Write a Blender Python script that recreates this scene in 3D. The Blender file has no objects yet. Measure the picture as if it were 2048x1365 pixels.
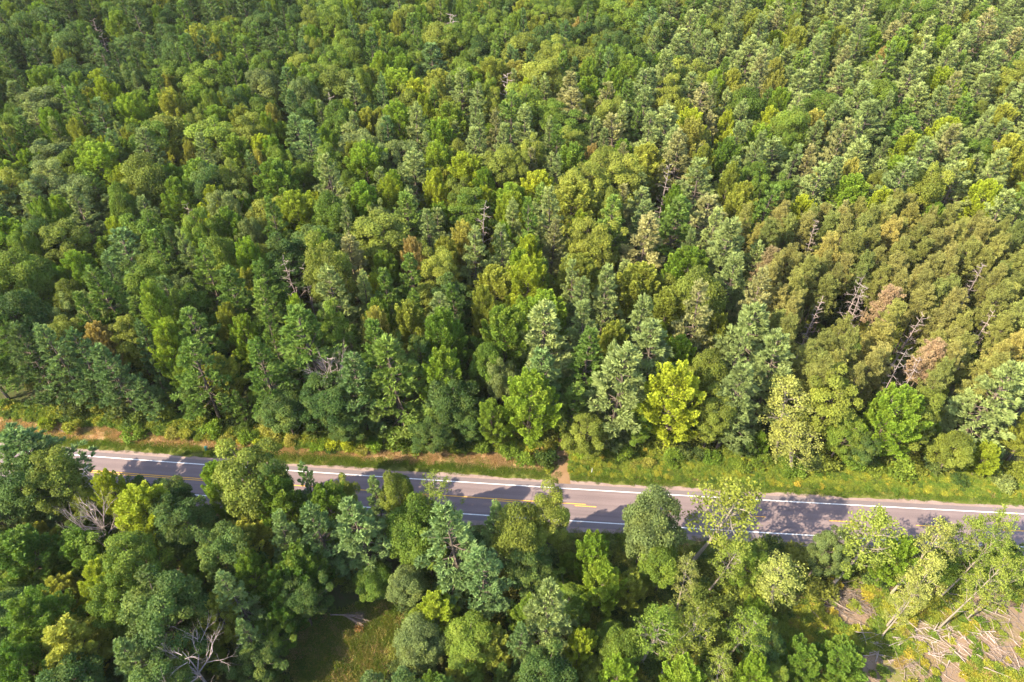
import bpy, math, random
import numpy as np
from mathutils import Vector

# ------------------------------------------------------------------ camera, light, exposure
SC = bpy.context.scene
COL = SC.collection
H, PITCH, F = 103.0, math.radians(43), 1365.0        # height, downward pitch, focal length in px of a 2048 px wide frame
cam_d = bpy.data.cameras.new('camera')
cam_d.sensor_width = 36.0
cam_d.lens = F / 2048 * 36
cam_d.clip_start, cam_d.clip_end = 1.0, 3000
cam = bpy.data.objects.new('camera', cam_d)
cam.location = (0, 0, H)
cam.rotation_euler = (math.pi / 2 - PITCH, 0, 0)
COL.objects.link(cam)
SC.camera = cam

SUN_EL = math.radians(38)
SX, SY = 0.9, 0.435                                   # horizontal direction the light travels in
n_ = math.hypot(SX, SY); SX /= n_; SY /= n_
world = bpy.data.worlds.new('World')
SC.world = world
world.use_nodes = True
wn = world.node_tree.nodes; wl = world.node_tree.links
sky = wn.new('ShaderNodeTexSky')
sky.sky_type = 'NISHITA'
sky.sun_disc = False
sky.sun_elevation = SUN_EL
sky.sun_rotation = math.atan2(-SX, -SY)
wl.new(sky.outputs[0], wn['Background'].inputs[0])
wn['Background'].inputs[1].default_value = 0.15
sun_d = bpy.data.lights.new('sun', 'SUN')
sun_d.energy = 3.9
sun_d.angle = math.radians(0.5)
sun_d.color = (1.0, 0.89, 0.66)
sun = bpy.data.objects.new('sun', sun_d)
sun.rotation_euler = Vector((SX * math.cos(SUN_EL), SY * math.cos(SUN_EL), -math.sin(SUN_EL))).to_track_quat('-Z', 'Y').to_euler()
COL.objects.link(sun)
SC.view_settings.view_transform = 'Standard'
SC.view_settings.look = 'None'
SC.view_settings.gamma = 1.0
SC.view_settings.exposure = 1.92
SC.cycles.max_bounces = 5
SC.cycles.diffuse_bounces = 3
SC.cycles.transmission_bounces = 3
SC.cycles.glossy_bounces = 1

R = np.random.default_rng(11)
LEAF_GAIN = 1.65
random.seed(5)

# ------------------------------------------------------------------ geometry of the place
CP, SP = math.cos(PITCH), math.sin(PITCH)
def at(px, py, z=0.0):
    u = (px - 1024) / F; v = -(py - 682.5) / F
    d = (u, CP + v * SP, -SP + v * CP)
    t = (z - H) / d[2]
    return d[0] * t, d[1] * t
def proj(x, y, z=0.0):
    zz = z - H
    dep = y * CP - zz * SP
    up = y * SP + zz * CP
    return 1024 + F * x / dep, 682.5 - F * up / dep, dep
def road_y(x):
    return 69.0 - 0.0750 * x + 8.8e-5 * x * x
def road_n(x):
    s = -0.0750 + 1.76e-4 * x
    l = math.hypot(1, s)
    return -s / l, 1 / l
def off_of(x, y):                                     # signed distance from the centre line, + = beyond the road
    return (y - road_y(x)) * road_n(x)[1]
def inpoly(x, y, poly):
    c = False
    j = len(poly) - 1
    for i in range(len(poly)):
        xi, yi = poly[i]; xj, yj = poly[j]
        if (yi > y) != (yj > y) and x < (xj - xi) * (y - yi) / (yj - yi) + xi:
            c = not c
        j = i
    return c

# ------------------------------------------------------------------ helpers
def tag(o, label=None, cat=None, group=None, kind=None):
    if label: o['label'] = label
    if cat: o['category'] = cat
    if group: o['group'] = group
    if kind: o['kind'] = kind
    return o
def link(name, me, parent=None):
    o = bpy.data.objects.new(name, me)
    COL.objects.link(o)
    if parent: o.parent = parent
    return o
class MB:
    """collects numpy faces (quads and triangles as quads with own verts) for one mesh"""
    def __init__(s): s.V = []; s.F = []; s.n = 0; s.A = []; s.M = []
    def add(s, V, F, shade=None, mat=0):
        V = np.asarray(V, float).reshape(-1, 3); F = np.asarray(F, int)
        s.V.append(V); s.F.append(F + s.n); s.n += len(V)
        s.A.append(np.full(len(F), 0.5) if shade is None else np.broadcast_to(shade, (len(F),)))
        s.M.append(np.full(len(F), mat))
    def cards(s, P, A, N, L, W, shade, mat=0):
        A = A / (np.linalg.norm(A, axis=1, keepdims=True) + 1e-9)
        B = np.cross(A, N); B /= (np.linalg.norm(B, axis=1, keepdims=True) + 1e-9)
        L = np.broadcast_to(L, (len(P),))[:, None]; W = np.broadcast_to(W, (len(P),))[:, None]
        V = np.stack([P, P + A * L * .5 + B * W * .5, P + A * L, P + A * L * .5 - B * W * .5], 1).reshape(-1, 3)
        s.add(V, np.arange(len(P) * 4).reshape(-1, 4), shade, mat)
    def tube(s, pts, rad, n=5, mat=0):
        pts = np.asarray(pts, float); m = len(pts)
        T = np.gradient(pts, axis=0); T /= (np.linalg.norm(T, axis=1, keepdims=True) + 1e-9)
        ref = np.array([1., 0, 0]) if abs(T[0][2]) > .7 else np.array([0, 0, 1.])
        U = np.cross(T, ref); U /= (np.linalg.norm(U, axis=1, keepdims=True) + 1e-9)
        W = np.cross(T, U)
        a = np.linspace(0, 2 * math.pi, n, endpoint=False)
        V = pts[:, None] + (U[:, None] * np.cos(a)[None, :, None] + W[:, None] * np.sin(a)[None, :, None]) * np.asarray(rad)[:, None, None]
        i, k = np.meshgrid(np.arange(m - 1), np.arange(n), indexing='ij')
        k2 = (k + 1) % n
        Fq = np.stack([i * n + k, i * n + k2, (i + 1) * n + k2, (i + 1) * n + k], -1).reshape(-1, 4)
        V = V.reshape(-1, 3)
        cap = [[(m - 1) * n + q for q in (0, 1, 2, 3)]] if n == 4 else [[(m - 1) * n + 0, (m - 1) * n + q, (m - 1) * n + q + 1, (m - 1) * n + min(q + 2, n - 1)] for q in range(1, n - 2, 2)]
        s.add(V, Fq, None, mat)
        s.add(V, np.array(cap), None, mat)
    def mesh(s, name, mats, smooth=False):
        V = np.concatenate(s.V); Fq = np.concatenate(s.F)
        me = bpy.data.meshes.new(name)
        me.vertices.add(len(V)); me.vertices.foreach_set('co', V.astype(np.float32).ravel())
        me.loops.add(Fq.size); me.loops.foreach_set('vertex_index', Fq.astype(np.int32).ravel())
        me.polygons.add(len(Fq)); me.polygons.foreach_set('loop_start', np.arange(0, Fq.size, 4, dtype=np.int32))
        me.polygons.foreach_set('material_index', np.concatenate(s.M).astype(np.int32))
        at_ = me.attributes.new('shade', 'FLOAT', 'FACE')
        at_.data.foreach_set('value', np.concatenate(s.A).astype(np.float32))
        for m in mats: me.materials.append(m)
        me.update(calc_edges=True)
        if smooth: me.shade_smooth()
        return me
    def merged(s, o, mat):
        for V, Fq, A in zip(o.V, o.F, o.A): pass
        s.add(np.concatenate(o.V), np.concatenate(o.F), np.concatenate(o.A), mat)
def unit(v): return v / (np.linalg.norm(v, axis=-1, keepdims=True) + 1e-9)
def rdir(n): return unit(R.normal(size=(n, 3)))

# ------------------------------------------------------------------ materials
def new_mat(name):
    m = bpy.data.materials.new(name); m.use_nodes = True
    nt = m.node_tree; nt.nodes.clear()
    out = nt.nodes.new('ShaderNodeOutputMaterial')
    return m, nt, out
def N(nt, t, **kw):
    n = nt.nodes.new(t)
    for k, v in kw.items(): setattr(n, k, v)
    return n
def math_n(nt, op, a, b=None, clamp=False):
    n = N(nt, 'ShaderNodeMath', operation=op, use_clamp=clamp)
    for i, v in enumerate((a, b)):
        if v is None: continue
        if isinstance(v, (int, float)): n.inputs[i].default_value = v
        else: nt.links.new(v, n.inputs[i])
    return n.outputs[0]
def mix(nt, f, a, b, mode='MIX'):
    n = N(nt, 'ShaderNodeMix', data_type='RGBA', blend_type=mode)
    for i, v in ((0, f), (6, a), (7, b)):
        if isinstance(v, (int, float)): n.inputs[i].default_value = v
        elif isinstance(v, tuple): n.inputs[i].default_value = (*v, 1)
        else: nt.links.new(v, n.inputs[i])
    return n.outputs[2]
def noise(nt, scale, detail=4, rough=.6, vec=None, w=0):
    n = N(nt, 'ShaderNodeTexNoise'); n.inputs['Scale'].default_value = scale
    n.inputs['Detail'].default_value = detail; n.inputs['Roughness'].default_value = rough
    if vec is not None: nt.links.new(vec, n.inputs['Vector'])
    return n.outputs[0]
def ramp(nt, f, stops):
    n = N(nt, 'ShaderNodeValToRGB')
    e = n.color_ramp.elements
    while len(e) < len(stops): e.new(.5)
    for i, (p, c) in enumerate(stops): e[i].position = p; e[i].color = (*c, 1) if len(c) == 3 else c
    nt.links.new(f, n.inputs[0])
    return n.outputs[0]
def maprange(nt, v, a, b, c=0., d=1.):
    n = N(nt, 'ShaderNodeMapRange'); n.clamp = True
    nt.links.new(v, n.inputs[0])
    for i, x in enumerate((a, b, c, d)): n.inputs[i + 1].default_value = x
    return n.outputs[0]
def principled(nt, out, col, rough=.8, spec=.2, bump=None, bs=.3, bd=.05):
    p = N(nt, 'ShaderNodeBsdfPrincipled')
    if isinstance(col, tuple): p.inputs['Base Color'].default_value = (*col, 1)
    else: nt.links.new(col, p.inputs['Base Color'])
    p.inputs['Roughness'].default_value = rough
    p.inputs['Specular IOR Level'].default_value = spec
    if bump is not None:
        b = N(nt, 'ShaderNodeBump'); b.inputs['Strength'].default_value = bs; b.inputs['Distance'].default_value = bd
        nt.links.new(bump, b.inputs['Height']); nt.links.new(b.outputs[0], p.inputs['Normal'])
    nt.links.new(p.outputs[0], out.inputs[0])
    return p
def leaf_mat(name, warm, trans=.3, rough=.55, spec=.25, const=None):
    """leaf colour = the object's own tint, varied per leaf clump and per plant"""
    m, nt, out = new_mat(name)
    oi = N(nt, 'ShaderNodeObjectInfo')
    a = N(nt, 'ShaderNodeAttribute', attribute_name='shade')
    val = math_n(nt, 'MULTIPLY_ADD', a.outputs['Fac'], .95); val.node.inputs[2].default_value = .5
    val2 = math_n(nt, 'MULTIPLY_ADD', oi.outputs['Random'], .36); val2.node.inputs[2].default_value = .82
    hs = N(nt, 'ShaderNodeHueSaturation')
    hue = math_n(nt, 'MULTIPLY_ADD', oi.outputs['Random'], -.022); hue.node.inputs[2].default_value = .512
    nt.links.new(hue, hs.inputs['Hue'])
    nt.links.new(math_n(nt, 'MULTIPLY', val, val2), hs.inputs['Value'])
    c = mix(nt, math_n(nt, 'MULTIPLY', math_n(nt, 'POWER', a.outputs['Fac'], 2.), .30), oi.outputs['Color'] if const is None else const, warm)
    tc = N(nt, 'ShaderNodeTexCoord')
    vm = N(nt, 'ShaderNodeVectorMath', operation='ADD'); nt.links.new(tc.outputs['Object'], vm.inputs[0])
    cb = N(nt, 'ShaderNodeCombineXYZ'); nt.links.new(math_n(nt, 'MULTIPLY', oi.outputs['Random'], 91.), cb.inputs[0]); nt.links.new(cb.outputs[0], vm.inputs[1])
    pn = maprange(nt, noise(nt, .33, 2, .5, vm.outputs[0]), .46, .72, 0., .32)
    c = mix(nt, pn, c, warm)
    nt.links.new(c, hs.inputs['Color'])
    p = N(nt, 'ShaderNodeBsdfPrincipled')
    p.inputs['Roughness'].default_value = rough; p.inputs['Specular IOR Level'].default_value = spec
    nt.links.new(hs.outputs[0], p.inputs['Base Color'])
    t = N(nt, 'ShaderNodeBsdfTranslucent')
    nt.links.new(mix(nt, 1., hs.outputs[0], (1.25, 1.2, .55), 'MULTIPLY'), t.inputs[0])
    ms = N(nt, 'ShaderNodeMixShader'); ms.inputs[0].default_value = trans
    nt.links.new(p.outputs[0], ms.inputs[1]); nt.links.new(t.outputs[0], ms.inputs[2])
    nt.links.new(ms.outputs[0], out.inputs[0])
    return m
M = {}
LEAF = {'pine_needles': ((.175, .185, .06), .25, .6, .12), 'broad_leaves': ((.2, .19, .025), .36, .6, .14), 'herb_leaves': ((.24, .2, .035), .34, .6, .14)}
M['needle'] = leaf_mat('pine_needles', *LEAF['pine_needles'])
M['leaf'] = leaf_mat('broad_leaves', *LEAF['broad_leaves'])
M['herb'] = leaf_mat('herb_leaves', *LEAF['herb_leaves'])
_own = {}
def own_colour(me, c):
    """copy of a plant mesh whose leaf material has a species colour of its own (for the spread masses)"""
    me = me.copy(); base = me.materials[0].name.split('.')[0]; key = (base, tuple(c))
    if key not in _own:
        a = LEAF[base]; kw = dict(zip(('trans', 'rough', 'spec'), a[1:]))
        _own[key] = leaf_mat(base, a[0], const=tuple(x * LEAF_GAIN for x in c), **kw)
    me.materials[0] = _own[key]
    return me
def bark_mat(name, c1, c2, scale=1.5):
    m, nt, out = new_mat(name)
    tc = N(nt, 'ShaderNodeTexCoord'); mp = N(nt, 'ShaderNodeMapping'); mp.inputs['Scale'].default_value = (1, 1, .3)
    nt.links.new(tc.outputs['Object'], mp.inputs[0])
    n = noise(nt, scale * 3, 5, .7, mp.outputs[0])
    oi = N(nt, 'ShaderNodeObjectInfo')
    c = ramp(nt, n, [(.3, c1), (.7, c2)])
    principled(nt, out, mix(nt, 1., c, ramp(nt, oi.outputs['Random'], [(0, (.75, .75, .75)), (1, (1.2, 1.15, 1.1))]), 'MULTIPLY'), .9, .1, n, .5)
    return m
M['bark'] = bark_mat('bark', (.06, .045, .035), (.17, .135, .11))
M['palebark'] = bark_mat('pale_bark', (.17, .14, .11), (.34, .29, .24))
M['deadwood'] = bark_mat('dead_wood', (.27, .205, .19), (.5, .41, .38))
M['driftwood'] = bark_mat('cut_wood', (.15, .11, .09), (.33, .265, .225))

def obj_coords(nt): return N(nt, 'ShaderNodeTexCoord').outputs['Object']
# forest floor
m, nt, out = new_mat('forest_floor'); v = obj_coords(nt)
n1 = noise(nt, .12, 5, .6, v); n2 = noise(nt, 1.3, 6, .7, v)
c = ramp(nt, n1, [(.32, (.055, .045, .022)), (.5, (.06, .06, .02)), (.66, (.085, .06, .035))])
c = mix(nt, maprange(nt, n2, .42, .68), c, (.05, .075, .018))
principled(nt, out, c, .95, .1, n2, .6, .2); M['floor'] = m
# asphalt
m, nt, out = new_mat('asphalt')
uvn = N(nt, 'ShaderNodeUVMap'); sx = N(nt, 'ShaderNodeSeparateXYZ'); nt.links.new(uvn.outputs[0], sx.inputs[0])
mp = N(nt, 'ShaderNodeMapping'); mp.inputs['Scale'].default_value = (.05, 1.6, 1); nt.links.new(uvn.outputs[0], mp.inputs[0])
streak = noise(nt, 1., 5, .65, mp.outputs[0])
fine = noise(nt, 6., 4, .7, uvn.outputs[0]); patch = noise(nt, .12, 3, .5, uvn.outputs[0])
c = ramp(nt, streak, [(.34, (.15, .107, .11)), (.66, (.222, .16, .16))])
ab = math_n(nt, 'ABSOLUTE', math_n(nt, 'SUBTRACT', math_n(nt, 'ABSOLUTE', sx.outputs[1]), 1.65))
trk = maprange(nt, math_n(nt, 'ABSOLUTE', math_n(nt, 'SUBTRACT', ab, .85)), .1, .5, 1., 0.)      # wheel paths, worn paler
c = mix(nt, math_n(nt, 'MULTIPLY', trk, .45), c, (.26, .19, .185))
c = mix(nt, maprange(nt, math_n(nt, 'ABSOLUTE', sx.outputs[1]), 3.4, 3.5), c, (.175, .14, .142))
c = mix(nt, maprange(nt, patch, .35, .7, 0, .35), c, (.088, .07, .074))
c = mix(nt, .25, c, ramp(nt, fine, [(.3, (.08, .062, .062)), (.7, (.28, .21, .2))]))
principled(nt, out, c, .85, .25, fine, .2, .01); M['asphalt'] = m
def paint(name, col):
    m, nt, out = new_mat(name); v = obj_coords(nt)
    w = maprange(nt, noise(nt, 5., 5, .75, v), .36, .62)
    principled(nt, out, mix(nt, w, tuple(x * .72 for x in col), col), .7, .3); return m
M['white'] = paint('white_paint', (.86, .84, .82))
M['yellow'] = paint('yellow_paint', (.85, .42, .06))
def ground_mat(name, stops, s1, s2, fleck, amt=.5, bump=.5):
    m, nt, out = new_mat(name); v = obj_coords(nt)
    a = noise(nt, s1, 5, .65, v); b = noise(nt, s2, 6, .75, v)
    c = mix(nt, maprange(nt, b, .42, .66, 0, amt), ramp(nt, a, stops), fleck)
    principled(nt, out, c, .95, .08, b, bump, .12); return m
M['gravel'] = ground_mat('gravel', [(.3, (.24, .165, .145)), (.7, (.34, .25, .22))], .5, 4., (.16, .115, .1))
M['mown'] = ground_mat('mown_grass', [(.3, (.085, .115, .022)), (.7, (.14, .145, .032))], .4, 2.5, (.21, .16, .06))
M['dry'] = ground_mat('dry_grass', [(.3, (.30, .19, .085)), (.52, (.36, .225, .12)), (.7, (.2, .16, .045))], .28, 2.2, (.19, .15, .05))
M['sand'] = ground_mat('sandy_track', [(.3, (.2, .115, .062)), (.7, (.26, .16, .092))], .5, 3., (.22, .15, .07))
M['weeds'] = ground_mat('weed_bed', [(.3, (.16, .17, .025)), (.5, (.21, .19, .03)), (.7, (.30, .21, .07))], .22, 2., (.10, .12, .02))
M['cleared'] = ground_mat('cleared_ground', [(.3, (.11, .13, .022)), (.42, (.15, .145, .035)), (.5, (.21, .143, .092)), (.72, (.26, .17, .13))], .13, 1.6, (.24, .17, .10), .6, .8)
M['glade'] = ground_mat('glade_grass', [(.3, (.17, .15, .04)), (.5, (.2, .19, .04)), (.7, (.27, .17, .09))], .2, 1.8, (.09, .12, .025))
def plain(name, col, rough=.5, metal=0.):
    m, nt, out = new_mat(name); v = obj_coords(nt)
    p = principled(nt, out, mix(nt, maprange(nt, noise(nt, 4., 4, .6, v), .35, .7, 0, .35), col, tuple(x * .6 for x in col)), rough, .4)
    p.inputs['Metallic'].default_value = metal; return m
M['teal'] = plain('teal_enamel', (.02, .12, .11)); M['steel'] = plain('galvanised_steel', (.45, .46, .47), .45, .6)
M['siding'] = plain('white_siding', (.8, .8, .82)); M['roof'] = plain('red_brown_roof', (.12, .04, .035), .8); M['glass'] = plain('dark_glass', (.03, .04, .05), .1)
M['whitepost'] = plain('white_post', (.8, .8, .8))

# ------------------------------------------------------------------ setting: ground, road, verges
def sheet(name, pts, z, mat, parent=None):
    me = bpy.data.meshes.new(name)
    me.from_pydata([(x, y, z) for x, y in pts], [], [list(range(len(pts)))])
    me.materials.append(mat)
    return link(name, me, parent)
def wob(x, seed, amp):
    return amp * (math.sin(x * .31 + seed) * .5 + math.sin(x * .93 + seed * 2.3) * .3 + math.sin(x * 2.3 + seed * 4.1) * .2)
def ribbon(name, o1, o2, z, mat, x0=-240, x1=240, step=1.0, w1=0., w2=0., parent=None, seed=1., uv=False):
    xs = np.arange(x0, x1 + step * .5, step)
    vs, fs = [], []
    a = o1 if callable(o1) else (lambda x: o1); b = o2 if callable(o2) else (lambda x: o2)
    for x in xs:
        nx, ny = road_n(x); yc = road_y(x)
        p, q = a(x) + wob(x, seed, w1), b(x) + wob(x, seed + 9, w2)
        vs += [(x + nx * p, yc + ny * p, z), (x + nx * q, yc + ny * q, z)]
    for i in range(len(xs) - 1): fs.append((2 * i, 2 * i + 2, 2 * i + 3, 2 * i + 1))
    me = bpy.data.meshes.new(name); me.from_pydata(vs, [], fs); me.materials.append(mat)
    if uv:
        l = me.uv_layers.new(name='UVMap')
        for poly in me.polygons:
            for li in poly.loop_indices:
                vi = me.loops[li].vertex_index
                x = xs[vi // 2]
                l.data[li].uv = (x, a(x) if vi % 2 == 0 else b(x))
    me.update()
    return link(name, me, parent)

gnd = sheet('ground', [(-1500, -600), (1500, -600), (1500, 2000), (-1500, 2000)], 0, M['floor'])
tag(gnd, 'shaded forest floor of leaf litter under the trees', 'ground', kind='structure')
FAR_DRY = lambda x: 10.6 + 1.2 * math.sin(x * .06 + 1)
o = ribbon('dry_grass_strip', 5.6, lambda x: FAR_DRY(x), .004, M['dry'], x1=14.5, w2=1.2, seed=3)
tag(o, 'pinkish tan dry grass strip between mown grass and forest edge', 'verge', kind='structure')
o = ribbon('weed_strip', 5.6, lambda x: 11.2, .004, M['weeds'], x0=14.5, w2=1.2, seed=5)
tag(o, 'lush yellow green weed strip along the road right of the track', 'verge', kind='structure')
o = ribbon('mown_grass_strip', 4.5, lambda x: 7.3 if x < 12 else 6.5, .008, M['mown'], w2=.7, seed=7)
tag(o, 'narrow green mown grass strip beside the far gravel shoulder', 'verge', kind='structure')
o = ribbon('near_verge', -10.5, -4.6, .008, M['mown'], w1=1.5, seed=12)
tag(o, 'shaded grass verge under the trees on the near road side', 'verge', kind='structure')
o = ribbon('gravel_shoulder', 3.9, 5.0, .012, M['gravel'], w2=.35, seed=2)
tag(o, 'pale pink gravel shoulder along the far edge of the road', 'shoulder', kind='structure')
o = ribbon('gravel_shoulder', -5.4, -3.9, .012, M['gravel'], w1=.4, seed=8)
tag(o, 'pale gravel shoulder along the near edge of the road', 'shoulder', kind='structure')
road = ribbon('road', -4.45, 4.3, .05, M['asphalt'], uv=True)
tag(road, 'two lane grey purple asphalt road crossing the forest', 'road', kind='structure')
ribbon('edge_line', 3.2, 3.38, .054, M['white'], parent=road)
ribbon('edge_line', -3.38, -3.2, .054, M['white'], parent=road)
ribbon('solid_centre_line', .1, .27, .054, M['yellow'], x1=12.7, parent=road)
X0 = 11.05
ribbon('solid_centre_line', -.27, -.1, .054, M['yellow'], x1=-40., parent=road)
for k in range(-8, 9):
    xa = X0 + k * 14.56
    if xa < -36: continue
    ribbon('centre_dash', -.27, -.1, .054, M['yellow'], x0=xa, x1=xa + 3.75, step=1.25, parent=road)
# sandy track entering the forest
tp = [at(*q) for q in [(1101, 966), (1141, 969), (1137, 935), (1134, 905), (1131, 880), (1134, 840), (1112, 840), (1114, 880), (1106, 915), (1103, 945)]]
o = sheet('sandy_track', tp, .016, M['sand'])
tag(o, 'short orange sandy track leading from the road into the forest', 'track', kind='structure')
CLEAR_PX = [(1590, 1205), (1650, 1180), (1760, 1172), (1850, 1200), (1950, 1190), (2200, 1170), (2260, 1480), (1560, 1480), (1500, 1330), (1530, 1260)]
CLEAR = [at(*q) for q in CLEAR_PX]
o = sheet('clearing', CLEAR, .006, M['cleared'])
tag(o, 'cleared patch of pinkish soil and yellow weeds strewn with cut wood', 'clearing', kind='structure')
GLADE_PX = [(590, 1260), (640, 1235), (720, 1215), (735, 1190), (790, 1200), (815, 1265), (770, 1330), (760, 1420), (600, 1420), (580, 1330)]
GLADE = [at(*q) for q in GLADE_PX]
o = sheet('glade', GLADE, .006, M['glade'])
tag(o, 'small dim grassy glade of brown and green between near trees', 'glade', kind='structure')

# ------------------------------------------------------------------ plant prototypes: (trunk mesh, crown mesh, both in one, height, radius)
PROTO = {}
def finish(kind, tr, cr, h, r, bark, leaf):
    i = len(PROTO.setdefault(kind, []))
    tm = tr.mesh(f'{kind}_trunk', [M[bark]], True) if tr.n else None
    cm = cr.mesh(f'{kind}_crown', [M[leaf]]) if cr is not None and cr.n else None
    both = MB()
    if cr is not None and cr.n: both.merged(cr, 0)
    if tr.n: both.merged(tr, 1)
    bm_ = both.mesh(f'{kind}_whole', [M[leaf], M[bark]])
    PROTO[kind].append((tm, cm, bm_, h, r))
def bent(p0, p1, sag, n=5, jit=0.):
    t = np.linspace(0, 1, n)[:, None]
    P = np.asarray(p0) * (1 - t) + np.asarray(p1) * t
    P[:, 2] += (sag * t * (1 - t) * 4)[:, 0]
    if jit: P[1:-1] += R.normal(size=(n - 2, 3)) * jit
    return P

def white_pine(h=22., r=4.6, dens=1., z0f=.22, sparse=.0):
    tr, cr = MB(), MB()
    lean = R.normal(size=2) * .25
    tr.tube([(lean[0] * t * t, lean[1] * t * t, h * t) for t in np.linspace(0, .98, 8)], np.linspace(.34, .04, 8), 7)
    z = h * z0f
    while z < h * .965:
        t = (z - h * z0f) / (h * (1 - z0f))
        prof = (1 - t) ** 1.05 * min(1., .62 + t * 2.4)
        nb = R.integers(5, 8); a0 = R.uniform(0, 6.28)
        for b in range(nb):
            if R.random() < sparse: continue
            az = a0 + b * 6.283 / nb + R.normal() * .38
            ln = r * prof * R.uniform(.6, 1.25) + .6
            el = math.radians(-6 + 52 * t ** 1.3 + R.normal() * 7)
            hd = np.array([math.cos(az), math.sin(az), 0.]); sd = np.array([-hd[1], hd[0], 0.])
            base = np.array([lean[0] * (z / h) ** 2, lean[1] * (z / h) ** 2, z + R.normal() * .14])
            tip = base + hd * ln * math.cos(el) + np.array([0, 0, ln * math.sin(el)])
            P = bent(base, tip, -.06 * ln, 4)
            tr.tube(P, np.linspace(.06 + .012 * ln, .012, 4), 4)
            sh = np.clip(.48 + R.normal() * .15, .1, .95)
            nt_ = max(4, int(ln * 5.2 * dens))
            s = R.uniform(.28, 1., nt_) ** .8; s[0] = 1.
            lat = R.uniform(-1, 1, nt_) * (.2 * ln + .22) * np.sin(np.clip(s, .25, .9) * 3.0)
            Q = base + (tip - base) * s[:, None] + sd * lat[:, None]
            Q[:, 2] += -.24 * ln * s * (1 - s) + R.normal(size=nt_) * .08 + .1
            k = 20
            Q = np.repeat(Q, k, 0); latk = np.repeat(lat, k)
            D = hd * 1.0 + sd * (latk / (.3 * ln + .01))[:, None] * .5 + np.array([0, 0, .4 + .6 * t]) + R.normal(size=(len(Q), 3)) * .52
            Nn = np.array([0, 0, 1.]) + hd * .35 + R.normal(size=D.shape) * .4
            L = R.uniform(.36, .8, len(Q)); W = L * R.uniform(.17, .3, len(Q))
            shade = np.clip(sh + np.repeat(R.normal(size=nt_) * .1, k) + R.normal(size=len(Q)) * .1, 0, 1)
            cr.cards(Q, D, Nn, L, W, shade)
        z += (1.95 - 1.0 * t) * R.uniform(.7, 1.25)
    n = 90
    Q = np.stack([lean[0] + R.normal(size=n) * .12, lean[1] + R.normal(size=n) * .12, h * (.93 + .07 * R.random(n))], 1)
    cr.cards(Q, np.array([0, 0, 1.]) + R.normal(size=(n, 3)) * .6, R.normal(size=(n, 3)), .55, .17, np.clip(.6 + R.normal(size=n) * .12, 0, 1))
    finish('white_pine', tr, cr, h, r, 'bark', 'needle')

def red_pine(h=20., r=2.5, z0f=.5):
    tr, cr = MB(), MB()
    lean = R.normal(size=2) * .3
    tr.tube([(lean[0] * t * t, lean[1] * t * t, h * t) for t in np.linspace(0, .97, 7)], np.linspace(.2, .04, 7), 6)
    for b in range(58):
        t = (b + R.random()) / 58
        z = h * (z0f + (1 - z0f) * .97 * t)
        az = b * 2.4 + R.normal() * .3
        ln = r * (.35 + .75 * math.sin(min(1, (1 - t) * 1.25 + .12) * 1.57)) * R.uniform(.5, 1.3)
        el = math.radians(8 + 45 * t + R.normal() * 9)
        hd = np.array([math.cos(az), math.sin(az), 0.])
        base = np.array([lean[0] * (z / h) ** 2, lean[1] * (z / h) ** 2, z])
        tip = base + hd * ln * math.cos(el) + np.array([0, 0, ln * math.sin(el)])
        tr.tube(bent(base, tip, -.08 * ln, 3), [.04, .03, .012], 4)
        m = 10
        C = np.concatenate([[tip], base + (tip - base) * R.uniform(.4, .98, (m - 1, 1)) + R.normal(size=(m - 1, 3)) * .28])
        k = 30
        sh = np.clip(.48 + R.normal() * .16 + np.repeat(R.normal(size=m) * .12, k) + R.normal(size=m * k) * .09, 0, 1)
        D = rdir(m * k) + np.array([0, 0, .45]) + hd * .25
        cr.cards(np.repeat(C, k, 0) + unit(D) * .08, D, R.normal(size=D.shape), R.uniform(.24, .42, m * k), R.uniform(.06, .11, m * k), sh)
    finish('red_pine', tr, cr, h, r, 'bark', 'needle')

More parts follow.
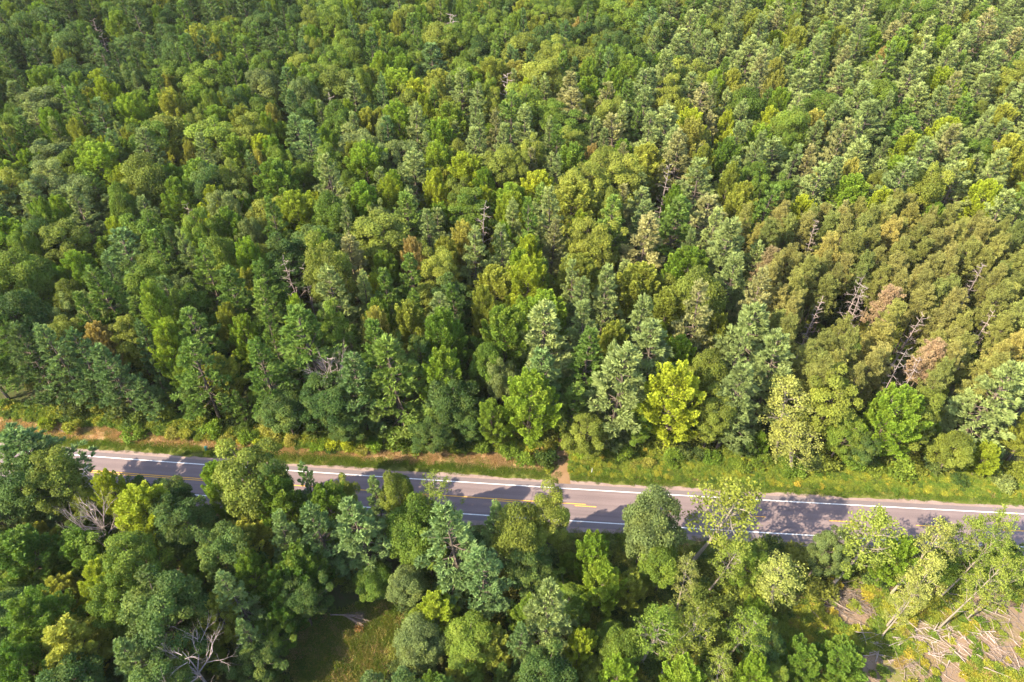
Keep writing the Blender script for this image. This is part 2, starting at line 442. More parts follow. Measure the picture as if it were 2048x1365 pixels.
def limbs(tr, C, h, z0, r0, share=1.):
    order = R.permutation(len(C))[:int(len(C) * share)]
    for i in order:
        c = C[i]
        zb = max(z0, min(h * .8, c[2] - np.hypot(c[0], c[1]) * .9))
        b = np.array([0, 0, zb])
        tr.tube(bent(b, c, -.06 * np.linalg.norm(c - b), 4, .1), np.linspace(r0 * .38, .03, 4), 4)
def broadleaf(kind, h, r, nc, rc, k, z0f=.3, leafL=(.2, .36), up=.35, sq=.8, bark='bark', irregular=.22, limb=.5, asp=.62, r0=.3):
    tr, cr = MB(), MB()
    tr.tube([(R.normal() * .12 * t, R.normal() * .12 * t, h * .85 * t) for t in np.linspace(0, 1, 6)], np.linspace(r0, .06, 6), 7)
    zc = h * (z0f + (1 - z0f) * .5); hz = h * (1 - z0f) * .5
    gx = R.uniform(-1, 1, 2) * .15 * r
    i = np.arange(nc) + .5
    ph = np.arccos(1 - 2 * (i / nc) * .93); th = math.pi * (1 + 5 ** .5) * i + R.uniform(0, 6)
    U = np.stack([np.cos(th) * np.sin(ph), np.sin(th) * np.sin(ph), np.cos(ph)], 1) + R.normal(size=(nc, 3)) * .12
    lobes = rdir(6); amp = R.uniform(-1, 1, 6) * irregular
    f = 1 + (np.maximum(0, U @ lobes.T) ** 2 @ amp)
    rad = R.uniform(.6, 1.1, nc) * f
    wide = np.where(U[:, 2] > 0, 1., 1 - .25 * U[:, 2] ** 2)
    C = np.stack([U[:, 0] * (r - rc * .7) * rad * wide + gx[0], U[:, 1] * (r - rc * .7) * rad * wide + gx[1], zc + U[:, 2] * (hz - rc * .6) * rad], 1)
    limbs(tr, C, h, h * z0f * .9, r0, limb)
    cen = np.array([gx[0], gx[1], zc])
    for c in C:
        rr = rc * R.uniform(.6, 1.35)
        n = int(k * (rr / rc) ** 2)
        outw = unit((c - cen) * np.array([1, 1, .8]) + np.array([0, 0, up * r]))
        D = rdir(n * 2); D = D[(D @ outw) > R.uniform(-.75, .25, len(D))][:n]; n = len(D)
        P = c + D * np.array([1, 1, sq]) * rr * R.uniform(.7, 1.06, (n, 1)) + R.normal(size=(n, 3)) * .06
        Nn = D * .7 + np.array([0, 0, .45]) + R.normal(size=D.shape) * .5
        A = np.cross(Nn, R.normal(size=D.shape)) + D * .25 - np.array([0, 0, .15])
        L = R.uniform(*leafL, n)
        sh = np.clip(.45 + R.normal() * .15 + R.normal(size=n) * .14, 0, 1)
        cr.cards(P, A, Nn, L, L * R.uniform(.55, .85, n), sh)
    finish(kind, tr, cr, h, r, bark, 'leaf')
def maple(h=18., r=4., ns=80, k=150, z0f=.25, kind='maple_tree', bark='bark'):
    """crown of upswept leafy shoots that end in points"""
    tr, cr = MB(), MB()
    tr.tube([(R.normal() * .1 * t, R.normal() * .1 * t, h * .85 * t) for t in np.linspace(0, 1, 6)], np.linspace(.28, .05, 6), 7)
    lobes = rdir(5); amp = R.uniform(-1, 1, 5) * .3
    ends = []
    for s in range(ns):
        t = (s + .5) / ns
        z = h * (z0f + (1 - z0f) * (t ** .8)); az = s * 2.4 + R.normal() * .35
        tt = (z / h - z0f) / (1 - z0f)
        prof = math.sqrt(max(0., 1 - (tt * 1.02 - .32) ** 2 / .5)) if tt > .32 else .74 + .8 * tt
        hd = np.array([math.cos(az), math.sin(az), 0.])
        rr = r * max(.12, prof) * R.uniform(.62, 1.18) * (1 + max(0, hd @ lobes[s % 5]) * amp[s % 5])
        end = hd * rr + np.array([0, 0, z])
        ln = R.uniform(1.8, 3.3); d = unit(hd * (.9 - .55 * tt) + np.array([0, 0, .55 + .7 * tt]) + R.normal(size=3) * .14)
        st = end - d * ln
        ends.append(st)
        n = int(k * R.uniform(.75, 1.2)); q = R.random(n) ** .75
        wid = (.66 * (1 - q) ** .75 + .07) * R.uniform(.85, 1.15)
        e = rdir(n); e = e - (e @ d)[:, None] * d
        P = st + d * (q * ln)[:, None] + unit(e) * (wid * R.uniform(.55, 1., n))[:, None]
        A = d * .7 + unit(e) * .8 + R.normal(size=(n, 3)) * .35
        Nn = unit(e) * .5 + np.array([0, 0, .6]) + R.normal(size=(n, 3)) * .4
        L = R.uniform(.2, .38, n)
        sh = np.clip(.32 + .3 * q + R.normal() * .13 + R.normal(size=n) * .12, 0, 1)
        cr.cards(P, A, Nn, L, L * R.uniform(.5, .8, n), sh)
    limbs(tr, np.array(ends), h, h * z0f * .8, .28, .35)
    finish(kind, tr, cr, h, r, bark, 'leaf')
def branchy(tr, p, d, ln, rad, depth, tips, spread=.6, up=.25, kids=(2, 4)):
    n = 5
    P = [np.array(p)]; dd = np.array(d, float)
    for i in range(n - 1):
        dd = unit(dd + R.normal(size=3) * .12 + np.array([0, 0, up * .12]))
        P.append(P[-1] + dd * ln / (n - 1))
    tr.tube(P, np.linspace(rad, rad * .45, n), 5 if depth > 1 else 4)
    if depth == 0:
        tips.append((P[-1], dd)); return
    for k in range(R.integers(*kids) + (1 if depth > 1 else 0)):
        t = R.uniform(.4, 1.); q = min(n - 1, int(t * (n - 1) + .5))
        nd = unit(dd + rdir(1)[0] * spread + np.array([0, 0, up]))
        branchy(tr, P[q], nd, ln * R.uniform(.5, .75), rad * .45, depth - 1, tips, spread, up, kids)
def thin_tree(h=15., r=3., lean=.12, k=42, bare=.4):
    """open, sparse crown with the pale stem and branches showing through"""
    tr, cr = MB(), MB(); tips = []
    ld = unit(np.array([lean, 0, 1.]))
    pts = [ld * h * t + np.array([math.sin(t * 4) * .12, math.cos(t * 5) * .12, 0]) for t in np.linspace(0, .95, 9)]
    tr.tube(pts, np.linspace(.21, .03, 9), 7)
    for b in range(26):
        t = bare + (1 - bare) * (b + R.random()) / 27
        az = b * 2.4; p = ld * h * t
        s = (t - bare) / (1 - bare)
        ln = r * (.35 + .9 * math.sin(math.pi * min(1, .25 + s * .7)) ) * .62 * R.uniform(.7, 1.15)
        branchy(tr, p, unit(np.array([math.cos(az), math.sin(az), .55 + .5 * s])), ln, .05, 1, tips, .75, .15, (3, 5))
    for p, d in tips:
        n = int(k * R.uniform(.6, 1.3)); D = rdir(n)
        P = p + D * np.array([.6, .6, .45]) * R.random((n, 1)) ** .5 * R.uniform(.8, 1.3)
        L = R.uniform(.17, .3, n); Nn = D * .5 + np.array([0, 0, .5]) + R.normal(size=(n, 3)) * .6
        cr.cards(P, R.normal(size=(n, 3)) - np.array([0, 0, .2]), Nn, L, L * .7, np.clip(.5 + R.normal() * .14 + R.normal(size=n) * .13, 0, 1))
    finish('thin_tree', tr, cr, h, r, 'palebark', 'leaf')
def snag(h=15., r=3.5, nb=22, lo=.35, kind='dead_tree', fork=False):
    tr = MB(); tips = []
    pts = [np.array([math.sin(t * 5) * .15, math.cos(t * 4) * .15 - .15, h * t]) for t in np.linspace(0, 1, 9)]
    tr.tube(pts, np.linspace(.2, .03, 9), 6)
    if fork:
        for b in range(7):
            az = b * 2.4 + R.normal() * .3
            branchy(tr, (0, 0, h * R.uniform(.45, .6)), unit(np.array([math.cos(az), math.sin(az), R.uniform(.5, 1.2)])), h * .3, .12, 3, tips, .66, .15, (3, 4))
    for b in range(nb):
        t = lo + (1 - lo) * (b + R.random()) / nb; az = b * 2.4 + R.normal() * .2
        branchy(tr, (0, 0, h * t), unit(np.array([math.cos(az), math.sin(az), R.uniform(-.15, .45)])), r * (1.05 - .6 * (t - lo) / (1 - lo)) * R.uniform(.6, 1.) * .6, .055, 2, tips, .5, .05, (2, 3))
    finish(kind, tr, None, h, r, 'deadwood', 'leaf')
def bush(kind, h, r, nc, rc, k, leaf='leaf', L=(.2, .36)):
    tr, cr = MB(), MB()
    for c in range(nc):
        a = R.uniform(0, 6.28); q = math.sqrt(R.random()) * (r - rc * .5)
        z = h * (1 - (q / r) ** 2 * .6) - rc * .6
        cc = np.array([math.cos(a) * q, math.sin(a) * q, max(.1, z * R.uniform(.6, 1.))])
        tr.tube(bent((0, 0, 0), cc, .1, 3), [.035, .025, .01], 4)
        n = int(k * R.uniform(.7, 1.3)); D = rdir(n); D[:, 2] = np.abs(D[:, 2]) * .9 - .1
        P = cc + D * rc * R.uniform(.6, 1.08, (n, 1)); P[:, 2] = np.maximum(P[:, 2], .03)
        Nn = D * .6 + np.array([0, 0, .6]) + R.normal(size=(n, 3)) * .45
        l = R.uniform(*L, n)
        cr.cards(P, D * .5 + R.normal(size=(n, 3)) * .7, Nn, l, l * R.uniform(.45, .75, n), np.clip(.5 + R.normal() * .16 + R.normal(size=n) * .15, 0, 1))
    finish(kind, tr, cr, h, r, 'bark', leaf)
def tuft(kind, r, n, hh, leaf='herb', wide=.06):
    cr = MB()
    a = R.uniform(0, 6.28, n); q = np.sqrt(R.random(n)) * r
    P = np.stack([np.cos(a) * q, np.sin(a) * q, np.zeros(n)], 1)
    A = np.array([0, 0, 1.]) + R.normal(size=(n, 3)) * .45
    cr.cards(P, A, R.normal(size=(n, 3)), R.uniform(.5, 1.2, n) * hh, R.uniform(.7, 1.4, n) * wide, np.clip(.5 + R.normal(size=n) * .2, 0, 1))
    finish(kind, MB(), cr, hh, r, 'bark', leaf)

for a in ((22, 4.6, 1., .2, .0), (23, 4.2, 1.1, .24, .08), (20, 4.9, 1., .15, .05), (24, 5.2, .95, .3, .15), (18, 3.8, 1.1, .12, .0), (21, 4.4, 1., .2, .22)): white_pine(*a)
for a in ((20, 2.5, .5), (21, 2.3, .52), (19, 2.7, .45), (20, 2.4, .55)): red_pine(*a)
for a in ((17, 4.6, 64, 1.05, 330), (16, 5., 58, 1.2, 420), (18, 4.3, 76, .92, 270), (15, 4.4, 54, 1.15, 380), (17, 5.2, 86, .98, 300)): broadleaf('oak_tree', *a)
for a in ((18, 4., 100, 230), (17, 3.6, 84, 230), (19, 4.4, 118, 210), (16, 3.9, 90, 240), (18, 3.2, 76, 230)): maple(*a)
for a in ((15, 3., .1, 46, .4), (16, 3.4, .05, 40, .33), (14, 2.8, .16, 46, .42), (17, 3.2, .08, 42, .34)): thin_tree(*a)
for a in ((15, 3.2, 26, .3), (17, 3.6, 20, .45), (13, 2.6, 30, .3)): snag(*a)
snag(14, 4., 6, .6, fork=True); snag(12, 4.5, 3, .7, fork=True)
for a in ((1.7, 1.5, 12, .6, 90), (2.4, 1.8, 16, .7, 100), (1.3, 1.6, 12, .55, 90)): bush('shrub', *a)
for a in ((.8, .9, 12, .32, 60), (1., 1., 14, .34, 60)): bush('herb', *a, 'herb', (.14, .28))
for a in ((.75, 130, .3), (.8, 110, .42)): tuft('grass', *a)

# ------------------------------------------------------------------ tints: (albedo, word)
T = {
 'wp_blue': ((0.082, 0.135, 0.042), 'blue green'), 'wp_pale': ((0.152, 0.188, 0.06), 'pale grey green'), 'wp_green': ((0.095, 0.15, 0.024), 'mid green'),
 'wp_teal': ((.112, .168, .055), 'soft teal green'), 'wp_dark': ((0.045, 0.08, 0.022), 'dark green'), 'wp_tan': ((0.19, 0.182, 0.07), 'yellowish tan'),
 'mp_lime': ((0.112, 0.175, 0.016), 'lime green'), 'mp_yellow': ((0.18, 0.215, 0.016), 'bright yellow green'), 'mp_green': ((0.088, 0.142, 0.017), 'fresh green'),
 'mp_deep': ((.048, .098, .012), 'deep green'), 'mp_gold': ((0.2, 0.19, 0.04), 'golden yellow'), 'mp_rust': ((0.2, 0.15, 0.05), 'rusty orange'), 'mp_olive': ((0.15, 0.165, 0.024), 'olive yellow'),  # mp_deep: deep green with some near-left dimness put into the leaf colour
 'ok_dark': ((0.04, 0.076, 0.018), 'dark green'), 'ok_mid': ((0.08, 0.125, 0.016), 'mid green'), 'ok_olive': ((0.12, 0.142, 0.022), 'olive green'), 'ok_grey': ((0.105, 0.135, 0.042), 'greyish green'),
 'rp_olive': ((0.142, 0.145, 0.034), 'olive'), 'rp_brown': ((0.162, 0.15, 0.042), 'brownish olive'), 'rp_gold': ((0.19, 0.165, 0.04), 'golden'), 'rp_rust': ((0.215, 0.15, 0.085), 'rusty orange'), 'rp_green': ((0.125, 0.142, 0.034), 'greenish olive'),
 'tn_pale': ((0.165, 0.18, 0.045), 'pale yellow green'), 'tn_lime': ((0.128, 0.162, 0.026), 'lime green'), 'tn_grey': ((0.15, 0.16, 0.07), 'pale grey green'),
 'none': ((.3, .3, .3), 'bare grey'),
}
SPEC = {'wp': ('white_pine', 'pine tree', 'white pine'), 'rp': ('red_pine', 'pine tree', 'red pine'), 'ok': ('oak_tree', 'broadleaf tree', 'oak'),
      'mp': ('maple_tree', 'broadleaf tree', 'maple'), 'tn': ('thin_tree', 'tree', 'thin tree'), 'sn': ('dead_tree', 'dead tree', 'dead tree')}

# ------------------------------------------------------------------ trees one can point at: species, tint, apex px x, y, crown width px, height m, label, landmark name
HAND = [
 # far roadside, from the left edge
 ('wp','wp_dark',21,652,110,21,'dark pine in the forest edge, first from the left end of the far verge',''),
 ('wp','wp_blue',78,648,95,22,'',''),
 ('wp','wp_blue',128,660,90,21,'',''),
 ('wp','wp_blue',195,684,85,20,'narrow blue green pine in front of the orange topped maple','the narrow roadside pine'),
 ('mp','mp_rust',186,648,72,17,'maple with orange turning top near the left end of the far verge','the orange topped maple'),
 ('ok','ok_olive',243,640,64,17,'',''),
 ('mp','mp_lime',313,642,74,19,'lime green pointed maple right of the orange topped maple','the lime roadside maple'),
 ('wp','wp_green',369,682,130,22,'broad mid green pine above the teal post, branches spread like fans','the fan branched pine'),
 ('mp','mp_olive',432,712,75,15,'',''),
 ('wp','wp_green',508,682,110,22,'',''),
 ('wp','wp_green',604,612,160,25,'very tall broad pine towering left of the leaning grey snag','the towering roadside pine'),
 ('wp','wp_pale',650,528,105,25,'',''),
 ('wp','wp_green',446,536,100,23,'',''),
 ('wp','wp_green',521,528,105,23,'',''),
 ('sn','none',577,518,60,20,'bare reddish grey snag in a dark gap between two tall pines','the reddish snag'),
 ('sn','none',606,533,40,18,'thinner bare snag beside the reddish grey snag in the dark gap',''),
 ('snf','none',654,712,90,17,'leaning bare grey snag with forked arms among roadside oaks','the forked grey snag'),
 ('ok','ok_dark',559,786,95,13,'',''),
 ('ok','ok_dark',640,772,120,14,'large dark round oak at the verge under the forked grey snag','the dark verge oak'),
 ('ok','ok_dark',690,828,70,9,'',''),
 ('wp','wp_blue',700,708,105,21,'',''),
 ('wp','wp_green',778,682,160,23,'',''),
 ('wp','wp_green',748,648,100,24,'',''),
 ('mp','mp_gold',742,614,60,20,'maple with tan top showing over the tall roadside pines','the tan topped maple'),
 ('mp','mp_olive',822,600,70,20,'',''),
 ('wp','wp_pale',868,586,95,22,'',''),
 ('mp','mp_lime',880,700,85,19,'',''),
 ('wp','wp_blue',862,760,58,15,'small ragged blue green pine standing alone in a dark hollow','the ragged blue pine'),
 ('ok','ok_dark',906,768,90,15,'',''), ('ok','ok_dark',868,840,80,9,'',''), ('ok','ok_dark',936,820,70,10,'',''),
 ('ok','ok_mid',972,676,70,19,'',''),
 ('mp','mp_olive',966,578,56,20,'',''),
 ('mp','mp_yellow',1053,522,90,22,'bright yellow green maple deep behind the sandy track, tallest of its neighbours','the tall yellow maple'),
 ('mp','mp_yellow',1031,592,72,16,'vivid yellow lower maple in front of the tall yellow green one','the vivid low yellow maple'),
 ('mp','mp_olive',1155,508,105,20,'',''),
 ('wp','wp_pale',1095,608,140,25,'huge pale pine straight behind the sandy track','the huge pale pine'),
 ('wp','wp_blue',1092,702,105,20,'',''),
 ('mp','mp_lime',1060,748,112,20,'broad yellow green maple hanging over the left side of the sandy track','the broad track maple'),
 ('mp','mp_green',985,802,62,13,'',''), ('ok','ok_grey',1010,720,60,16,'',''),
 ('ok','ok_olive',1185,832,86,11,'round olive bushy tree just right of the sandy track','the round olive tree'),
 ('wp','wp_pale',1250,700,150,24,'massive grey green pine between the sandy track and the yellow maple','the massive grey green pine'),
 ('wp','wp_pale',1278,594,110,24,'',''), ('wp','wp_pale',1180,608,100,23,'',''), ('wp','wp_pale',1155,556,90,22,'',''),
 ('mp','mp_yellow',1365,735,112,22,'brightest yellow green maple, egg shaped, at the edge of the far verge','the egg shaped maple'),
 ('ok','ok_olive',1439,790,80,15,'',''),
 ('wp','wp_pale',1489,732,115,22,'pale pine with drooping fans right of the egg shaped maple','the pale drooping pine'),
 ('wp','wp_pale',1573,674,125,24,'tall pale pine at the corner of the olive red pine stand','the tall corner pine'),
 ('tn','tn_pale',1605,790,95,17,'',''),
 ('tn','tn_pale',1622,862,100,12,'pale leaning half bare tree sticking out over the far verge','the half bare tree'),
 ('ok','ok_olive',1682,750,100,20,'',''),
 ('mp','mp_lime',1802,772,112,20,'lime green maple at the verge below the twin grey snags','the fresh verge maple'),
 ('ok','ok_olive',1862,785,80,18,'',''),
 ('wp','wp_pale',2030,728,150,23,'big pale pine at the right end of the far verge','the verge end pine'),
 ('ok','ok_olive',1928,868,80,12,'',''), ('mp','mp_yellow',1990,890,55,9,'',''),
 ('ok','ok_mid',1700,840,70,12,'',''), ('ok','ok_dark',1745,870,60,10,'',''),
 # red pine stand
 ('sn','none',1815,695,60,21,'taller of the twin bare grey snags at the front of the red pine stand','the twin grey snags'),
 ('sn','none',1846,712,60,20,'second of the twin bare grey snags, beside the rusty orange pine','' ),
 ('rp','rp_rust',1868,688,52,20,'rusty orange pine beside the twin grey snags','the rusty orange pine'),
 ('rp','rp_gold',1756,662,70,19,'golden brown pine left of the twin grey snags','the golden brown pine'),
 ('sn','none',1728,556,60,20,'pinkish grey bare snag in the middle of the red pine stand','the pinkish stand snag'),
 ('sn','none',1740,575,48,19,'lower bare snag leaning close to the pinkish grey snag',''),
 ('rp','rp_rust',1784,582,50,20,'reddish dying pine right of the pinkish grey snag','the reddish dying pine'),
 ('sn','none',1838,622,60,18,'',''), ('sn','none',1970,528,46,20,'',''),
 ('rp','rp_rust',1541,500,42,20,'pinkish dying pine at the left border of the red pine stand','the pinkish dying border pine'),
 ('sn','none',1990,625,46,19,'',''), ('sn','none',1640,600,40,18,'',''), ('sn','none',1645,440,34,20,'',''),
 # middle and deep forest
 ('mp','mp_gold',930,440,70,20,'golden orange topped maple in mid forest over a bare snag','the golden orange maple'),
 ('sn','none',955,405,60,20,'bare pinkish snag in mid forest beside a yellow maple','the pinkish mid forest snag'),
 ('mp','mp_yellow',1018,385,75,20,'',''), ('mp','mp_yellow',1060,470,58,20,'',''),
 ('wp','wp_pale',1008,458,80,22,'',''), ('mp','mp_rust',820,478,56,20,'maple with rusty tan tip over narrow green pine in mid forest','the rusty tipped maple'),
 ('wp','wp_green',820,512,75,20,'',''), ('mp','mp_green',768,505,62,18,'',''), ('mp','mp_yellow',748,546,50,16,'',''),
 ('ok','ok_dark',908,560,75,18,'',''), ('wp','wp_tan',690,470,90,22,'yellowish tan pine in mid forest above two tall roadside pines','the tan pine of mid forest'),
 ('ok','ok_grey',155,578,62,18,'',''), ('ok','ok_grey',109,622,55,16,'',''), ('ok','ok_mid',281,528,95,19,'',''), ('ok','ok_mid',373,568,70,19,'',''),
 ('mp','mp_yellow',868,338,52,20,'',''), ('mp','mp_yellow',845,186,44,20,'small clear yellow maple among the deep forest pines','the clear yellow deep maple'),
 ('mp','mp_gold',1030,120,70,21,'golden maple in deep forest behind a pale bare snag','the golden deep maple'),
 ('sn','none',1010,148,62,21,'pale lilac bare snag in front of the golden deep forest maple','the lilac snag'),
 ('sn','none',905,28,60,21,'lilac grey bare snag among dark trees near the top','the lilac snag near the top'),
 ('mp','mp_rust',1160,36,40,20,'rust brown maple among green crowns near the top','the rust brown top maple'),
 ('wp','wp_tan',1215,165,80,22,'tan yellow pine in the deep forest, upper one of two','the upper tan pine'),
 ('wp','wp_tan',1240,228,90,22,'tan yellow pine in the deep forest, lower and broader of two','the lower tan pine'),
 ('wp','wp_tan',1430,225,50,20,'',''), ('mp','mp_rust',1190,290,40,18,'',''), ('wp','wp_tan',1245,285,55,20,'',''), ('wp','wp_tan',1055,300,60,20,'',''),
 ('sn','none',1338,330,50,20,'grey pink snag between pale pines behind the red pine stand','the grey pink snag'),
 ('wp','wp_tan',1240,370,70,20,'',''), ('mp','mp_yellow',1905,236,75,20,'round yellow green maple alone among pale pines far right','the lone far right maple'),
 ('mp','mp_yellow',1995,360,80,21,'large yellow maple above the back corner of the red pine stand','the large back corner maple'),
 ('wp','wp_tan',1625,318,45,20,'',''), ('wp','wp_tan',1700,120,45,21,'',''), ('mp','mp_rust',1770,90,32,20,'',''), ('wp','wp_tan',1690,405,50,20,'',''),
 ('mp','mp_rust',490,338,34,18,'small reddish maple among green crowns left of mid forest','the small reddish maple'),
 ('mp','mp_gold',540,205,40,19,'peach coloured maple between pines in the left deep forest','the peach maple'),
 ('mp','mp_gold',515,300,40,18,'',''), ('mp','mp_yellow',195,140,72,19,'yellow crowned maple at the edge of the dark left corner woods','the dark corner maple'),
 ('mp','mp_lime',70,5,60,20,'pale lime maple in the top left corner woods','the pale lime corner maple'),
 ('sn','none',185,40,34,18,'',''), ('sn','none',200,70,34,18,'',''), ('mp','mp_rust',530,105,24,17,'',''),
 ('mp','mp_gold',330,150,40,18,'',''), ('mp','mp_gold',375,280,36,18,'',''), ('sn','none',370,408,40,17,'',''), ('sn','none',660,190,40,19,'',''),
 # near roadside, from the left
 ('ok','ok_dark',22,935,115,18,'',''),
 ('wp','wp_blue',18,868,185,21,'big dark blue green pine in the near corner hiding the road end','the near corner pine'),
 ('ok','ok_olive',72,925,105,19,'',''),
 ('thn','tn_lime',138,985,44,13,'',''),
 ('snt','none',160,935,60,15,'',''),
 ('mp','mp_yellow',206,938,66,16,'upright yellow green maple reaching up to the near white road line','the upright roadside maple'),
 ('mp','mp_yellow',262,985,120,17,'broad glowing yellow green maple behind the pale forked snag','the broad glowing maple'),
 ('ok','ok_dark',262,950,50,12,'',''), ('ok','ok_dark',340,958,75,12,'',''), ('ok','ok_dark',305,1010,80,15,'',''),
 ('snf','none',172,1010,100,16,'pale grey forked snag with many twigs beside the broad glowing maple','the pale forked near snag'),
 ('mp','mp_lime',420,925,75,16,'',''),
 ('ok','ok_olive',484,908,135,21,'huge lumpy olive green oak whose top touches the far white line','the huge lumpy oak'),
 ('ok','ok_dark',351,1016,110,16,'',''), ('ok','ok_dark',425,1082,105,16,'',''),
 ('mp','mp_deep',24,1068,120,16,'',''), ('mp','mp_deep',132,1075,90,14,'',''),
 ('mp','mp_yellow',176,1140,92,17,'yellow maple with ragged left side in the dark near woods','the ragged yellow maple'),
 ('ok','ok_mid',252,1085,130,18,'',''), ('ok','ok_dark',290,1190,150,19,'',''), ('ok','ok_mid',215,1190,90,16,'',''),
 ('wp','wp_teal',448,1145,90,19,'ragged bright green pine with a long drooping tip in near woods','the ragged near pine'),
 ('mp','mp_olive',412,1200,80,14,'',''), ('wp','wp_teal',474,1232,62,14,'',''),
 ('mp','mp_deep',40,1195,120,17,'',''), ('mp','mp_olive',112,1258,120,16,'',''), ('mp','mp_deep',20,1290,110,16,'',''),
 ('wp','wp_teal',228,1272,100,18,'',''), ('mp','mp_olive',350,1280,66,11,'',''), ('ok','ok_dark',300,1330,110,15,'',''), ('ok','ok_dark',505,1300,95,8,'',''),
 ('snf','none',367,1305,120,15,'bleached bare treetop with long spreading branches at the bottom left','the bleached bottom snag'),
 ('ok','ok_dark',120,1330,110,15,'',''),
 ('sn','none',480,1262,50,9,'',''),
 ('ok','ok_dark',535,925,60,14,'',''),
 ('wp','wp_teal',608,928,62,17,'small dense blue green pine poking over the yellow centre line','the centre line pine'),
 ('mp','mp_green',556,972,95,18,'fresh green maple with rounded sprays next to the huge lumpy oak','the rounded spray maple'),
 ('mp','mp_green',640,972,90,17,'',''), ('ok','ok_olive',685,968,50,14,'',''),
 ('wp','wp_teal',545,1032,85,18,'',''), ('wp','wp_teal',628,1012,110,20,'',''), ('wp','wp_teal',708,990,115,21,'pine with a long drooping bough over the dark near woods','the drooping near pine'),
 ('wp','wp_teal',745,960,60,17,'',''), ('ok','ok_olive',790,942,70,18,'',''),
 ('thn','tn_lime',862,962,90,16,'',''), ('ok','ok_mid',811,1010,120,17,'',''), ('ok','ok_mid',850,1060,90,14,'',''),
 ('wp','wp_teal',908,1012,150,24,'very big pale pine standing highest in the near tree row','the biggest near pine'),
 ('wp','wp_teal',972,1092,125,19,'',''), ('wp','wp_teal',990,1006,70,18,'',''),
 ('ok','ok_dark',590,1175,90,12,'',''), ('mp','mp_deep',592,1100,95,15,'',''), ('mp','mp_deep',545,1142,75,13,'',''), ('mp','mp_deep',560,1200,90,10,'',''),
 ('ok','ok_mid',748,1140,80,9,'',''), ('ok','ok_grey',815,1142,80,11,'grey green oak right of the dim grassy glade','the grey oak by the glade'),
 ('mp','mp_yellow',872,1200,78,11,'',''), ('ok','ok_grey',830,1262,105,10,'',''), ('ok','ok_mid',528,1268,80,7,'',''), 
 ('wp','wp_teal',740,1345,60,9,'',''), ('wp','wp_teal',800,1342,62,9,'',''), ('wp','wp_green',895,1342,70,14,'',''), ('ok','ok_mid',930,1265,110,9,'',''), ('mp','mp_olive',985,1275,80,8,'',''),
 ('ok','ok_olive',1100,1000,85,18,'',''), ('ok','ok_olive',1042,1024,110,19,'knobbly olive oak between the biggest near pine and the gap','the knobbly olive oak'),
 ('ok','ok_dark',1060,1100,90,14,'',''),
 ('mp','mp_lime',1185,1072,74,13,'yellow green maple beside the white marker post','the marker post maple'),
 ('mp','mp_lime',1212,1135,84,14,'',''), ('mp','mp_olive',1262,1150,60,11,'',''),
 ('ok','ok_grey',1305,996,125,20,'pale silvery tree overhanging the road, nearest to the tree shadow','the silvery roadside tree'),
 ('oko','ok_olive',1428,988,130,21,'open olive oak whose shadow falls on the road','the shadow casting oak'),
 ('ok','ok_mid',1340,1092,84,15,'',''), ('tn','tn_pale',1386,1136,66,14,'',''), ('tn','tn_lime',1450,1092,66,15,'',''),
 ('ok','ok_mid',1508,1094,64,12,'',''),
 ('wp','wp_pale',1098,1178,125,22,'pale pine at the bottom centre with a long conical crown','the bottom centre pine'),
 ('wp','wp_teal',1048,1240,70,16,'',''), ('mp','mp_yellow',1160,1272,62,12,'',''),
 ('ok','ok_mid',1246,1268,88,12,'',''), ('tn','ok_mid',1312,1232,100,16,'',''), ('tn','ok_olive',1396,1238,105,15,'',''), ('tn','ok_mid',1500,1222,85,15,'',''), ('tn','tn_lime',1345,1290,75,11,'',''),
 ('mp','mp_lime',1245,1338,70,12,'',''), ('mp','mp_lime',1378,1330,80,12,'',''), ('tn','tn_lime',1460,1335,70,12,'',''), ('mp','mp_lime',1520,1330,70,12,'',''),
 ('tn','tn_pale',1592,1124,90,14,'pale sparse tree at the left end of the cleared patch','the sparse clearing tree'),
 ('ok','ok_grey',1672,1060,70,15,'',''),
 ('tn','tn_lime',1748,1046,118,19,'big open tree with a pale forked trunk beside the cleared patch','the pale forked trunk tree'),
 ('mp','mp_lime',1820,1072,66,15,'',''), ('tn','tn_pale',1878,1070,75,18,'',''), ('tn','tn_lime',1935,1044,75,18,'',''), ('tn','tn_lime',1990,1072,75,18,'',''), ('tn','tn_lime',2036,1046,80,18,'',''),
 ('tn','tn_lime',2000,1132,70,19,'',''), ('tn','tn_pale',1866,1146,68,17,'',''), ('tn','tn_pale',1836,1188,58,14,'',''), ('ok','ok_mid',1900,1100,70,12,'',''), ('ok','ok_mid',1960,1110,60,11,'',''),
 ('tn','tn_lime',2050,1120,58,18,'',''), ('ok','ok_mid',2030,1090,80,12,'',''), ('ok','ok_mid',1700,1100,60,9,'',''),
 ('mp','mp_green',1612,1302,85,9,'',''), ('mp','mp_green',1700,1295,95,9,'rounded bright green tree at the lower edge of the cleared patch','the rounded clearing tree'), ('ok','ok_dark',1545,1280,75,10,'',''),
]
ITEMS = []                                             # (species, tint, x, y, height, radius, label, landmark, mesh choice, turn)
PICK = {'thn': ('tn', None), 'snf': ('sn', (3, 4)), 'snt': ('sn', (0, 2)), 'oko': ('tn', (0, 2))}
